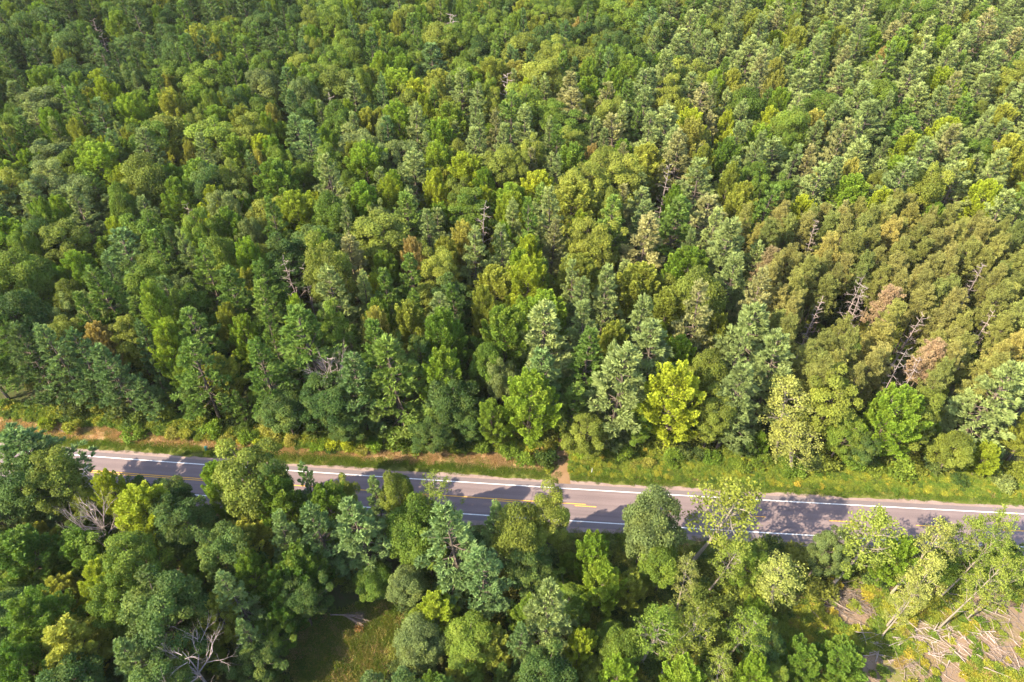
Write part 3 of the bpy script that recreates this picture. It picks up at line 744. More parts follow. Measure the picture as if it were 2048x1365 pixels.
for sp, ti, px, py, w, h, lab, lm in HAND:
    pick = None
    x, y = at(px, py, h)
    for _ in range(60):                                # keep the foot of the tree off the road corridor
        o_ = off_of(x, y)
        if py < 905 and px > 0 and not (px < 160 and py > 860):
            if o_ >= 10.2: break
            h *= .985
        else:
            if o_ <= (-8.6 if h > 13 else -7.): break
            h *= 1.02
        x, y = at(px, py, h)
    dep = proj(x, y, h * .7)[2]
    rad = w * .5 * dep / F * 1.04
    name = sp
    if sp == 'sn': pick = int(R.integers(0, 3))
    if sp in PICK:
        name, pk = PICK[sp]
        if pk: pick = int(R.choice(pk))
    ITEMS.append([name, ti, x, y, h, rad, lab, lm, pick, R.uniform(0, 6.28), True])

# ------------------------------------------------------------------ the rest of the woods, zone by zone
RP_ZONE = [(1490, 420), (1560, 388), (1660, 405), (1800, 388), (1950, 425), (2120, 440), (2160, 760), (2060, 735), (1960, 745), (1880, 745), (1760, 745), (1640, 740), (1600, 690), (1565, 640), (1545, 560), (1520, 480)]
SKYLINE = [(-100, 890), (0, 885), (60, 915), (105, 985), (190, 1000), (200, 965), (290, 1000), (330, 985), (380, 985), (420, 955), (500, 950), (560, 985), (610, 975), (660, 1000), (750, 990), (800, 980), (860, 1000), (920, 1040), (1000, 1040), (1100, 1030), (1140, 1085), (1225, 1095), (1245, 1050), (1300, 1030), (1370, 1050), (1430, 1030), (1490, 1060), (1510, 1115), (1640, 1115), (1700, 1085), (1850, 1095), (2048, 1085), (2200, 1085)]
SKX, SKY_ = zip(*SKYLINE)
NO_TREE = [CLEAR, GLADE, [at(*q) for q in [(520, 1290), (600, 1215), (720, 1190), (800, 1190), (830, 1260), (790, 1440), (480, 1500), (300, 1500), (430, 1350)]]]
cell = {}
def put(x, y, r): cell.setdefault((int(x // 8), int(y // 8)), []).append((x, y, r))
def free(x, y, r, k):
    cx, cy = int(x // 8), int(y // 8)
    for i in range(cx - 2, cx + 3):
        for j in range(cy - 2, cy + 3):
            for (a, b, c) in cell.get((i, j), ()):
                if (a - x) ** 2 + (b - y) ** 2 < ((c + r) * k) ** 2: return False
    return True
for it in ITEMS:
    put(it[2], it[3], min(it[5], 4.2))
    if it[0] == 'sn':
        put(it[2], it[3], 3.0)
        for q in (3.5, 7.): put(it[2] - q * it[2] / math.hypot(it[2], it[3]), it[3] - q * it[3] / math.hypot(it[2], it[3]), 2.6)
GLADE2_PX = [(228, 40), (262, 40), (258, 62), (230, 60)]
def zone(px, py):
    """shares of (white pine, maple, oak) and their tints in this part of the woods"""
    if px > 1260 + (py - 300) * -.25 and py < 760:       # pale pine woods at the right
        return (.74, .17, .09), ['wp_pale'] * 9 + ['wp_green', 'wp_tan', 'wp_green'], ['mp_olive', 'mp_lime', 'mp_lime', 'mp_olive', 'mp_olive', 'mp_green', 'mp_yellow', 'mp_gold'], ['ok_olive', 'ok_olive', 'ok_mid']
    if px < 620 and py < 190 - px * .12:                  # dark corner at the top left
        return (.55, .12, .33), ['wp_dark', 'wp_dark', 'wp_blue', 'wp_green'], ['mp_green', 'mp_olive'], ['ok_dark', 'ok_dark', 'ok_mid']
    if py < 150 and px < 1300:
        return (.22, .26, .52), ['wp_green', 'wp_blue'], ['mp_green', 'mp_olive', 'mp_green', 'mp_lime'], ['ok_mid', 'ok_dark', 'ok_olive', 'ok_mid']
    if px < 800 and py < 560:
        return (.24, .42, .34), ['wp_green', 'wp_green', 'wp_blue', 'wp_pale'], ['mp_lime', 'mp_lime', 'mp_green', 'mp_lime', 'mp_olive', 'mp_green', 'mp_yellow', 'mp_lime'], ['ok_mid', 'ok_olive', 'ok_mid', 'ok_grey', 'ok_dark']
    if py < 560:
        return (.42, .24, .34), ['wp_pale', 'wp_green', 'wp_pale', 'wp_pale', 'wp_green', 'wp_pale', 'wp_tan', 'wp_pale'], ['mp_lime', 'mp_olive', 'mp_lime', 'mp_green', 'mp_yellow'], ['ok_olive', 'ok_olive', 'ok_mid']
    if py < 905:
        return (.5, .2, .3), ['wp_green', 'wp_blue', 'wp_green', 'wp_pale' if px > 800 else 'wp_blue'], ['mp_lime', 'mp_green', 'mp_olive'], ['ok_mid', 'ok_dark', 'ok_dark', 'ok_olive']
    if px > 1150: return (.05, .35, .6), ['wp_green'], ['mp_lime', 'mp_olive'], ['ok_mid', 'ok_olive']
    return (.12, .3, .58), ['wp_green', 'wp_blue'], ['mp_green', 'mp_olive', 'mp_green'], ['ok_dark', 'ok_dark', 'ok_mid']
def in_view(x, y, m=60):
    px, py, dep = proj(x, y, 17)
    return dep > 0 and -m < px < 2048 + m and -70 < py < 1365 + 140
# red pines in loose planted rows
ca, sa = math.cos(.62), math.sin(.62)
for i in range(-70, 70):
    for j in range(-60, 60):
        u, v = i * 3.9 + R.normal() * .5, j * 4.4 + R.normal() * .4
        x, y = 100 + u * ca - v * sa, 150 + u * sa + v * ca
        h = R.uniform(18, 21.5)
        px, py, _ = proj(x, y, h)
        if not inpoly(px, py, RP_ZONE) or R.random() < .05 or off_of(x, y) < 14: continue
        r = R.uniform(1.8, 2.7)
        if not free(x, y, r, .58): continue
        put(x, y, r * .9)
        ti = R.choice(['rp_olive', 'rp_brown', 'rp_olive', 'rp_green', 'rp_brown', 'rp_olive', 'rp_gold' if R.random() < .2 else 'rp_brown'])
        ITEMS.append(['rp', ti, x, y, h, r, '', '', None, R.uniform(0, 6.28), False])
cand = []
y = 20.
while y < 420:
    wx = (y * CP + 86 * SP) * .78 + 25
    st = 3.0
    for x in np.arange(-wx, wx, st): cand.append((x + R.uniform(-1.5, 1.5), y + R.uniform(-1.5, 1.5)))
    y += st
R.shuffle(cand)
for layer in (3, 0, 1):
    for x, y in (cand if layer != 3 else cand[:len(cand) // 3]):
        o_ = off_of(x, y)
        if -8.5 < o_ < (15 if layer == 3 else 13.5 if layer == 0 else 12): continue
        if not in_view(x, y, 110): continue
        px0, py0, _ = proj(x, y, 18)
        sh, wt, mt, ot = zone(px0, py0)
        q = R.random()
        near = o_ < 0
        if layer == 3:
            if near: continue
            h = np.clip(21 + R.normal() * 1.5, 17, 25)
        elif layer == 0:
            h = np.clip(18.3 + R.normal() * 2.5, 12, 24) if not near else R.uniform(9, 15)
        else:
            h = R.uniform(6, 11) if not near else R.uniform(5, 9)
        if q < sh[0]: sp, ti, r = 'wp', R.choice(wt), R.uniform(3.2, 5.2); h *= 1.12
        elif q < sh[0] + sh[1]: sp, ti, r = 'mp', R.choice(mt), R.uniform(3.2, 5.0)
        else: sp, ti, r = 'ok', R.choice(ot), R.uniform(3.6, 5.8)
        if px0 > 1260 and o_ > 30 and sp == 'wp': r *= 1.18
        if layer == 1: r *= .5
        if layer == 3: r *= R.uniform(1.2, 1.5)
        if layer == 0 and not near: r *= R.uniform(.72, 1.1)
        if near: r *= .85
        if o_ > 0 and o_ < 18: h = min(h, 9 + (o_ - 12) * 1.6)
        px, py, _ = proj(x, y, h)
        if inpoly(px, py, RP_ZONE) or inpoly(*proj(x, y, 19)[:2], RP_ZONE): continue
        if near and py < np.interp(px, SKX, SKY_) + 12: continue
        if near and any(inpoly(x, y, P) for P in NO_TREE): continue
        if near and layer == 0 and px > 1150: continue
        if near and layer == 1 and px > 1150 and R.random() < .5: continue
        if inpoly(*proj(x, y, 0)[:2], GLADE2_PX): continue
        if not free(x, y, r, (.62 if y < 150 else .57) if layer == 0 else .66 if layer == 3 else .62): continue
        put(x, y, r)
        ITEMS.append([sp, ti, x, y, h, r, '', '', None, R.uniform(0, 6.28), False])

# ------------------------------------------------------------------ which trees become objects, which the distant woods
for it in ITEMS:
    px, py, dep = proj(it[2], it[3], it[4] * .8)
    it.append(dep if (-20 < px < 2068 and -12 < py < 1400) else 1e9)
OBJ, REST = [], []
for sp in SPEC:
    L = sorted([it for it in ITEMS if it[0] == sp], key=lambda t: (not t[10], t[11]))
    keep = [t for t in L if t[11] < 1e8][:300]
    ids = set(map(id, keep))
    OBJ += keep; REST += [t for t in L if id(t) not in ids]
print('individual trees', {sp: sum(t[0] == sp for t in OBJ) for sp in SPEC}, 'in the stuff', len(REST))

# ------------------------------------------------------------------ labels that single each tree out
LM = [(t[7], t[2], t[3]) for t in OBJ if t[7]]
TP = at(1120, 940)
LM += [('the sandy track', *TP), ('the teal post', *at(413, 897)), ('the white marker post', *at(1167, 1068)), ('the cleared patch', *at(1720, 1190)), ('the dim glade', *at(690, 1280)), ('the bare grey log', *at(1915, 1275))]
ORD = ['closest', 'second closest', 'third closest', 'fourth closest', 'fifth closest', 'sixth closest', 'seventh closest', 'eighth closest', 'ninth closest', 'tenth closest'] + [w + ' closest' for w in 'eleventh twelfth thirteenth fourteenth fifteenth sixteenth seventeenth eighteenth nineteenth twentieth'.split()]
def size_word(t): return 'tall' if t[4] > 20 else 'mid sized' if t[4] > 14 else 'low'
buckets = {}
for t in OBJ:
    if t[6]: continue
    best = None
    for nm, lx, ly in LM:
        dx, dy = t[2] - lx, t[3] - ly
        d = math.hypot(dx, dy)
        if d < .1: continue
        if (off_of(t[2], t[3]) > 0) != (off_of(lx, ly) > 0): d += 200
        if best is None or d < best[0]: best = (d, nm, dx, dy)
    d, nm, dx, dy = best
    side = ('right of' if dx > 0 else 'left of') if abs(dx) > abs(dy) else ('behind' if dy > 0 else 'in front of')
    tint = T[t[1]][1]
    key = (t[0], t[1], side, nm)
    buckets.setdefault(key, []).append((d, t))
print('label buckets', sorted((len(b) for b in buckets.values()), reverse=True)[:12])
for (sp, ti, side, nm), L in buckets.items():
    L.sort(key=lambda q: q[0])
    base = f'{T[ti][1]} {SPEC[sp][2]} {side} {nm}' if sp != 'sn' else f'bare grey dead tree {side} {nm}'
    for i, (d, t) in enumerate(L):
        if len(L) == 1: t[6] = base
        else: t[6] = f'{ORD[i]} {base}' if i < len(ORD) else base + ', among the far ones'
GROUPS = {'wp': 'white pines of the forest', 'rp': 'red pines of the planted stand', 'ok': 'oaks of the forest', 'mp': 'maples of the forest', 'tn': 'thin open trees by the cleared patch', 'sn': 'bare dead trees'}

def place(t):
    sp, ti, x, y, h, r, lab, lm, pick, turn, hand, dep = t
    kind, cat, _ = SPEC[sp]
    P = PROTO[kind]
    k = pick if pick is not None else int(R.integers(0, len(P) if sp != 'sn' else 3))
    tm, cm, bm_, ph, pr = P[k % len(P)]
    root = bpy.data.objects.new(kind, None)
    root.empty_display_size = .5
    COL.objects.link(root)
    root.location = (x, y, 0)
    root.rotation_euler = (R.normal() * .03, R.normal() * .03, turn)
    root.scale = (r / pr, r / pr, h / ph)
    tag(root, lab, cat, GROUPS[sp])
    for nm, me in (('trunk', tm), ('crown', cm)):
        if me is None: continue
        c = link(nm, me, root)
        col = np.array(T[ti][0]) * R.uniform(.9, 1.1) * LEAF_GAIN
        c.color = (*col, 1)
    if cm is None:
        c.name = 'bare_trunk'
for t in OBJ: place(t)

# ------------------------------------------------------------------ masses nobody could count, spread by geometry nodes
def scatter(name, protos, pts, rots, scls, picks, label, cat):
    """protos: list of (mesh, colour)"""
    lib = bpy.data.collections.new(name + '_plants')
    for i, (me, c) in enumerate(protos):
        o = bpy.data.objects.new(f'{name}_plant_{i:03d}', own_colour(me, c)); lib.objects.link(o)
    me = bpy.data.meshes.new(name)
    pts = np.asarray(pts, np.float32)
    me.vertices.add(len(pts)); me.vertices.foreach_set('co', pts.ravel())
    for nm, ty, arr, f in (('turn', 'FLOAT', rots, 'value'), ('pick', 'INT', picks, 'value'), ('size', 'FLOAT_VECTOR', scls, 'vector')):
        a = me.attributes.new(nm, ty, 'POINT')
        a.data.foreach_set(f, np.asarray(arr, np.int32 if ty == 'INT' else np.float32).ravel())
    me.update()
    o = link(name, me)
    ng = bpy.data.node_groups.new(name, 'GeometryNodeTree')
    ng.interface.new_socket('Geometry', in_out='INPUT', socket_type='NodeSocketGeometry')
    ng.interface.new_socket('Geometry', in_out='OUTPUT', socket_type='NodeSocketGeometry')
    gi, go = ng.nodes.new('NodeGroupInput'), ng.nodes.new('NodeGroupOutput')
    ip = ng.nodes.new('GeometryNodeInstanceOnPoints'); ci = ng.nodes.new('GeometryNodeCollectionInfo')
    ci.inputs['Collection'].default_value = lib
    ci.inputs['Separate Children'].default_value = True
    ci.inputs['Reset Children'].default_value = True
    def na(n, ty):
        q = ng.nodes.new('GeometryNodeInputNamedAttribute'); q.data_type = ty; q.inputs[0].default_value = n
        return q.outputs['Attribute']
    cx = ng.nodes.new('ShaderNodeCombineXYZ'); ng.links.new(na('turn', 'FLOAT'), cx.inputs[2])
    er = ng.nodes.new('FunctionNodeEulerToRotation'); ng.links.new(cx.outputs[0], er.inputs[0])
    ng.links.new(gi.outputs[0], ip.inputs['Points']); ng.links.new(ci.outputs[0], ip.inputs['Instance'])
    ip.inputs['Pick Instance'].default_value = True
    ng.links.new(na('pick', 'INT'), ip.inputs['Instance Index'])
    ng.links.new(er.outputs[0], ip.inputs['Rotation']); ng.links.new(na('size', 'FLOAT_VECTOR'), ip.inputs['Scale'])
    ng.links.new(ip.outputs[0], go.inputs[0])
    md = o.modifiers.new('spread', 'NODES'); md.node_group = ng
    tag(o, label, cat, kind='stuff')
    return o
for sp, nm, lab in (('wp', 'distant_pine_woods', 'distant white pines merging into one mass toward the top of the view'), ('mp', 'distant_maple_woods', 'distant yellow green maples merging into one mass in the far woods'),
                ('ok', 'distant_oak_woods', 'distant rounded oaks merging into one mass in the far woods'), ('rp', 'distant_red_pines', 'olive red pines at the back of the planted stand')):
    L = [t for t in REST if t[0] == sp]
    if not L: continue
    tints = sorted({t[1] for t in L}); protos = []; idx = {}
    for ti in tints:
        for k, P in enumerate(PROTO[SPEC[sp][0]]):
            idx[(ti, k)] = len(protos); protos.append((P[2], T[ti][0]))
    pts, rots, scls, picks = [], [], [], []
    for t in L:
        k = int(R.integers(0, len(PROTO[SPEC[sp][0]]))); P = PROTO[SPEC[sp][0]][k]
        pts.append((t[2], t[3], 0)); rots.append(t[9]); scls.append((t[5] / P[4], t[5] / P[4], t[4] / P[3])); picks.append(idx[(t[1], k)])
    scatter(nm, protos, pts, rots, scls, picks, lab, 'woods')

# undergrowth of the forest floor, leafy weeds and grass of the verges
GREENS = [(.05, .085, .018), (.07, .10, .02), (.045, .07, .02), (.10, .115, .022), (.12, .15, .022), (.16, .16, .03)]
SH = PROTO['shrub']; HB = PROTO['herb']; GR = PROTO['grass']
protos = [(SH[k][2], c) for k in range(3) for c in GREENS]
pts, rots, scls, picks = [], [], [], []
for x, y in cand:
    o_ = off_of(x, y)
    if -7.5 < o_ < 11.5 or not in_view(x, y, 40) or y > 300: continue
    if any(inpoly(x, y, P) for P in NO_TREE[:2]) or inpoly(*proj(x, y)[:2], [(1095, 980), (1145, 980), (1140, 840), (1105, 840)]): continue
    if R.random() < (.2 if y < 150 else .45): continue
    s = R.uniform(.7, 1.7) * (.6 if inpoly(x, y, NO_TREE[2]) else 1)
    pts.append((x, y, 0)); rots.append(R.uniform(0, 6.28)); scls.append((s, s, s * R.uniform(.7, 1.2))); picks.append(int(R.integers(0, len(protos))))
for _ in range(700):
    px, py = R.uniform(1130, 1620), R.uniform(1085, 1420)
    X, Y = at(px, py)
    if off_of(X, Y) > -8 or inpoly(X, Y, CLEAR) or math.sin(X * .7) + math.sin(Y * .6 + X * .25) < -.6: continue
    s = R.uniform(.45, 1.1)
    pts.append((X, Y, 0)); rots.append(R.uniform(0, 6.28)); scls.append((s, s, s)); picks.append(int(R.integers(0, 3)) * len(GREENS) + int(R.choice(len(GREENS), p=[.15, .2, .05, .15, .25, .2])))
scatter('undergrowth', protos, pts, rots, scls, picks, 'dark leafy undergrowth covering the forest floor between trunks', 'undergrowth')

def on_track(x, y): return inpoly(*proj(x, y)[:2], [(1100, 972), (1143, 972), (1138, 900), (1106, 900)])
VC = [(.075, .125, .016), (.12, .155, .02), (.17, .18, .02), (.24, .2, .025), (.05, .09, .016), (.2, .145, .05)]
protos = [(HB[k][2], c) for k in range(2) for c in VC]
pts, rots, scls, picks = [], [], [], []
for _ in range(9000):
    x = R.uniform(-105, 115); o_ = R.uniform(6., 14.)
    nx, ny = road_n(x); X, Y = x + nx * o_, road_y(x) + ny * o_
    px, py, _d = proj(X, Y)
    if not (-40 < px < 2090) or on_track(X, Y): continue
    if px < 1090:
        if o_ < FAR_DRY(x) - .2 + R.normal() * .6: continue
        w = [.32, .28, .18, .03, .18, .01]
    else:
        if o_ < 6.6: continue
        w = [.34, .38, .2, .02, .06, .0]
        if R.random() < .15: continue
    s = R.uniform(.6, 1.25) if px < 1090 else R.uniform(.4, .85)
    pts.append((X, Y, 0)); rots.append(R.uniform(0, 6.28)); scls.append((s, s, s)); picks.append(int(R.choice(6, p=w)) + 6 * int(R.integers(0, 2)))
for _ in range(3400):                                   # herbs of the clearing and its rim
    px, py = R.uniform(1480, 2090), R.uniform(1160, 1420)
    X, Y = at(px, py)
    n = math.sin(X * .55 + 1) + math.sin(Y * .8 + X * .3) + math.sin(X * .21 - Y * .5)
    if n < ((.25 if px < 1930 else .75) if px > 1640 else -.2) and R.random() < (.93 if px > 1640 else .4): continue
    s = R.uniform(.5, 1.1)
    pts.append((X, Y, 0)); rots.append(R.uniform(0, 6.28)); scls.append((s, s, s)); picks.append(int(R.choice(6, p=[.17, .33, .34, .1, .01, .05])) + 6 * int(R.integers(0, 2)))
scatter('weeds', protos, pts, rots, scls, picks, 'knee high green and yellow weeds along verge and cleared patch', 'weeds')
GC = [(.07, .12, .016), (.10, .14, .022), (.33, .215, .125), (.21, .185, .06)]
protos = [(GR[k][2], c) for k in range(2) for c in GC]
pts, rots, scls, picks = [], [], [], []
for _ in range(9000):
    x = R.uniform(-110, 115); o_ = R.uniform(5.1, 12) if R.random() < .8 else R.uniform(-10.5, -5.2)
    nx, ny = road_n(x); X, Y = x + nx * o_, road_y(x) + ny * o_
    px, py, _d = proj(X, Y)
    if not (-40 < px < 2090): continue
    if on_track(X, Y) and R.random() < .94: continue
    if o_ < 0: w = [.5, .35, .05, .1]
    elif o_ < 7.0: w = [.6, .36, .0, .04]
    elif px < 1090: w = [.05, .06, .74, .15]
    else: w = [.3, .45, .08, .17]
    if 7 < o_ and px < 1090 and R.random() < .35: continue
    s = R.uniform(.6, 1.2) * (.7 if o_ < 6.2 and o_ > 0 else 1)
    pts.append((X, Y, 0)); rots.append(R.uniform(0, 6.28)); scls.append((s, s, s)); picks.append(int(R.choice(4, p=w)) + 4 * int(R.integers(0, 2)))
for P_, c_, n_g, w in ((GLADE, 0, 1300, [.3, .35, .1, .25]), (CLEAR, 1, 900, [.15, .4, .2, .25])):
    xs = [q[0] for q in P_]; ys = [q[1] for q in P_]
    for _ in range(n_g):
        X, Y = R.uniform(min(xs), max(xs)), R.uniform(min(ys), max(ys))
        if not inpoly(X, Y, P_): continue
        if c_ and math.sin(X * .55 + 1) + math.sin(Y * .8 + X * .3) < .25: continue
        s = R.uniform(.7, 1.4)
        pts.append((X, Y, 0)); rots.append(R.uniform(0, 6.28)); scls.append((s, s, s)); picks.append(int(R.choice(4, p=w)) + 4 * int(R.integers(0, 2)))
scatter('grass', protos, pts, rots, scls, picks, 'short green and straw coloured grass of the verges and clearings', 'grass')

# ------------------------------------------------------------------ single shrubs of the verge
SHRUBS = [(95, 858, 'mp_yellow', 1.7), (150, 862, 'mp_olive', 1.8), (270, 872, 'mp_green', 2.2), (345, 872, 'mp_gold', 1.5), (372, 876, 'mp_olive', 1.5), (455, 884, 'mp_gold', 1.6), (430, 862, 'mp_lime', 2.4), (500, 878, 'mp_green', 2.),
 (525, 886, 'mp_yellow', 1.9), (548, 880, 'mp_gold', 1.9), (585, 886, 'mp_gold', 1.5), (640, 895, 'mp_lime', 1.8), (668, 893, 'mp_yellow', 1.5), (700, 898, 'mp_yellow', 1.6), (722, 905, 'mp_gold', 1.4), (752, 895, 'mp_lime', 1.8),
 (800, 895, 'ok_mid', 2.2), (836, 893, 'ok_mid', 2.4), (930, 890, 'ok_dark', 2.1), (958, 900, 'ok_mid', 2.2), (1020, 905, 'ok_mid', 2.), (1050, 925, 'mp_green', 1.8), (1090, 925, 'ok_dark', 2.2),
 (1170, 928, 'mp_gold', 1.1), (1165, 905, 'mp_lime', 2.), (1240, 915, 'mp_green', 2.2), (1268, 934, 'mp_gold', 1.2), (1296, 930, 'mp_gold', 1.3), (1345, 925, 'mp_green', 2.1), (1420, 920, 'mp_green', 1.9), (1480, 938, 'ok_mid', 1.7), (1520, 930, 'ok_mid', 2.1),
 (1590, 945, 'ok_mid', 2.4), (1650, 935, 'ok_olive', 2.6), (1700, 930, 'mp_green', 2.4), (1740, 940, 'ok_mid', 2.2), (1800, 948, 'ok_mid', 2.6), (1830, 940, 'ok_olive', 2.), (1915, 965, 'ok_dark', 1.8), (1960, 945, 'ok_olive', 2.4), (1998, 975, 'ok_grey', 2.2), (2030, 950, 'mp_olive', 2.2)]
tot = {}
rec = []
for px, py, ti, r in SHRUBS:
    X, Y = at(px, py)
    best = min(((math.hypot(X - a, Y - b) + (200 if off_of(a, b) < 0 else 0), n, X - a, Y - b) for n, a, b in LM))
    side = ('right of' if best[2] > 0 else 'left of') if abs(best[2]) > abs(best[3]) else ('behind' if best[3] > 0 else 'in front of')
    rec.append((X, Y, ti, r, (T[ti][1], side, best[1]), best[0]))
for i, (X, Y, ti, r, key, d) in enumerate(rec):
    same = sorted(q[5] for q in rec if q[4] == key)
    lab = (ORD[same.index(d)] + ' ' if len(same) > 1 else '') + f'{key[0]} verge shrub {key[1]} {key[2]}' + ''
    tm, cm, bm_, ph, pr = SH[i % 3]
    root = bpy.data.objects.new('shrub', None); root.empty_display_size = .3; COL.objects.link(root)
    root.location = (X, Y, 0); root.rotation_euler = (0, 0, R.uniform(0, 6.28)); s = r / pr
    root.scale = (s, s, s * R.uniform(.9, 1.25))
    tag(root, lab, 'shrub', 'shrubs along the far verge')
    link('stems', tm, root); c = link('leaves', cm, root); c.color = (*(x * LEAF_GAIN for x in T[ti][0]), 1)

# ------------------------------------------------------------------ cut wood, logs, posts
def log_mesh(name, a, b, rad, mat, bend=.1, twigs=0, z=.0):
    tr = MB(); a = np.array([*a, rad + z]); b = np.array([*b, rad * .7 + z])
    mid = (a + b) / 2 + np.array([R.normal() * bend, R.normal() * bend, .05])
    P = np.array([a, (a + mid) / 2 + R.normal(size=3) * bend * .2, mid, (b + mid) / 2, b]) 
    c = P[0].copy(); c[2] = 0; P = P - c
    tr.tube(P, np.linspace(rad, rad * .55, 5), 7)
    tips = []
    for k in range(twigs):
        q = P[R.integers(2, 5)]
        branchy(tr, q, unit((b - a) * .25 + R.normal(size=3) * np.array([.9, .9, .25]) + np.array([0, 0, .25])), R.uniform(.8, 1.9), rad * .4, 1, tips, .5, 0., (2, 3))
    return tr.mesh(name, [M[mat]], True), c
def log(pa, pb, rad, label, mat='driftwood', twigs=0, z=0., name='log', cat='log', group='cut logs of the cleared patch'):
    me, c = log_mesh(name, at(*pa), at(*pb), rad, mat, .12, twigs, z)
    o = link(name, me); o.location = c
    tag(o, label, cat, group)
log((1640, 1196), (1692, 1232), .16, 'uppermost of the brown logs lying at the left end of the cleared patch')
log((1652, 1198), (1698, 1224), .14, 'short brown log alongside the uppermost log at the left clearing end', z=.25)
log((1655, 1214), (1694, 1236), .2, 'thickest of the brown logs at the left end of the clearing')
log((1700, 1190), (1745, 1222), .1, 'thin brown pole right of the thick logs in the clearing')
log((1668, 1190), (1720, 1230), .09, 'slender pole lying across the brown logs of the clearing', z=.35)
log((1932, 1226), (1990, 1288), .17, 'longest bleached grey log slanting down the right of the clearing', 'deadwood', 3)
log((1868, 1232), (1925, 1300), .1, 'bleached pole left of the longest grey log', 'deadwood', 2)
log((1880, 1225), (1950, 1300), .09, 'middle one of three bleached poles left of the longest grey log', 'deadwood', 2)
log((1905, 1240), (1970, 1325), .08, 'bleached pole reaching lowest in the cleared patch', 'deadwood', 1)
log((1975, 1315), (2000, 1345), .08, 'short dark curved stick at the bottom right corner of the clearing', 'bark')
log((112, 855), (141, 870), .1, 'thin white log lying on the dry verge at the far left', 'driftwood', group='fallen logs on the far verge')
log((1920, 945), (1930, 957), .09, 'upper pale pole lying at the forest edge on the right verge', 'driftwood', group='fallen logs on the far verge')
log((1935, 957), (1952, 966), .1, 'lower and thicker pale pole lying on the right verge', 'driftwood', group='fallen logs on the far verge')
# brush heaps: one tangle of sticks each
def brush(px, py, lx, ly, n, label, mat, ang, spread=.35):
    cx, cy = at(px, py); tr = MB(); tips = []
    for k in range(n):
        q = np.array([R.normal() * lx, R.normal() * ly, 0]); a = ang + R.normal() * spread * (1 if R.random() < .65 else 3.5)
        d = np.array([math.cos(a), math.sin(a), R.uniform(-.02, .16)]); l = R.uniform(1.2, 3.8)
        p0 = q - d * l * .5; p0[2] = abs(R.normal()) * .28 + .04
        tr.tube(bent(p0, p0 + d * l, R.normal() * .12, 4, .05), np.linspace(R.uniform(.022, .08), .012, 4), 4)
    o = link('brush_heap', tr.mesh('brush_heap', [M[mat]])); o.location = (cx, cy, 0)
    tag(o, label, 'brush heap', 'brush heaps of the cleared patch')
brush(1672, 1196, 3.0, 1.5, 170, 'reddish brown heap of brush around the brown logs', 'bark', -.5)
brush(1720, 1212, 2.6, 1.6, 120, 'pale tangled brush right of the brown logs', 'driftwood', -.6, .6)
brush(1790, 1283, 3.4, 1.3, 200, 'grey brush heap below the thin tree in the middle of the clearing', 'deadwood', -.1)
brush(1918, 1278, 4.0, 3.2, 170, 'widest heap of bleached sticks beside the longest grey log', 'deadwood', -.95, .42)
brush(1820, 1330, 1.2, .8, 60, 'small pale brush heap at the bottom of the clearing', 'driftwood', -.4, .8)
brush(2010, 1330, 1.6, 1.2, 60, 'pale brush heap in the bottom right corner of the picture', 'driftwood', -.7, .7)
brush(1985, 1230, 4.5, 2.2, 130, 'scattered twigs on bare pink soil right of the longest grey log', 'driftwood', -.9, .5)
lit = MB()
for k in range(1500):
    X, Y = at(R.uniform(1540, 2100), R.uniform(1175, 1400))
    if not inpoly(X, Y, CLEAR): continue
    a = R.normal() * .7 - .7; l = R.uniform(.4, 1.9); d = np.array([math.cos(a), math.sin(a), R.uniform(-.03, .08)]) * l * .5
    p = np.array([X, Y, R.uniform(.04, .14)])
    lit.tube([p - d, p + R.normal(size=3) * .05, p + d], np.array([.028, .022, .01]) * R.uniform(.6, 1.3), 4)
o = link('twig_litter', lit.mesh('twig_litter', [M['driftwood']]))
tag(o, 'countless broken twigs strewn over the pink soil of the clearing', 'twigs', kind='stuff')
# fallen tree with a fan of dry branches beside the glade
fx, fy = at(682, 1233)
tr = MB(); tips = []
tr.tube(bent((-1.6, .1, .25), (1.2, 0, .35), .1, 5), np.linspace(.13, .09, 5), 6)
for k in range(26):
    a = R.uniform(-.75, .15); l = R.uniform(2.2, 3.8)
    d = np.array([math.cos(a), math.sin(a), R.uniform(0, .35)])
    tr.tube(bent((R.uniform(.2, 1.1), 0, .35), np.array([.9, 0, .35]) + d * l, .15, 5, .05), np.linspace(.045, .012, 5), 4)
    for q in range(4):
        p = np.array([.9, 0, .35]) + d * l * R.uniform(.5, .95)
        tr.tube(bent(p, p + unit(d + R.normal(size=3) * .35) * R.uniform(.4, .9), 0, 3), [.018, .014, .006], 4)
root = bpy.data.objects.new('fallen_tree', None); COL.objects.link(root); root.location = (fx, fy, 0)
tag(root, 'fallen dead tree spreading a fan of pale branches over the glade', 'fallen tree')
link('trunk', tr.mesh('fallen_trunk', [M['driftwood']], True), root)
cr = MB(); n = 160
P = np.stack([R.normal(size=n) * .35 + 3.2, R.normal(size=n) * .3 - 2.1, R.uniform(.2, .8, n)], 1)
cr.cards(P, R.normal(size=(n, 3)), R.normal(size=(n, 3)), .3, .15, np.clip(.5 + R.normal(size=n) * .15, 0, 1))
c = link('dead_leaves', cr.mesh('dead_leaves', [M['leaf']]), root); c.color = (.26, .12, .05, 1)

def box(mb, c, s, mat=0):
    x, y, z = np.array(s) * .5
    V = np.array([(-x, -y, -z), (x, -y, -z), (x, y, -z), (-x, y, -z), (-x, -y, z), (x, -y, z), (x, y, z), (-x, y, z)]) + np.array(c)
    mb.add(V, [(0, 3, 2, 1), (4, 5, 6, 7), (0, 1, 5, 4), (1, 2, 6, 5), (2, 3, 7, 6), (3, 0, 4, 7)], None, mat)
def bevel(o, w=.02):
    md = o.modifiers.new('soft_edges', 'BEVEL'); md.width = w; md.segments = 2
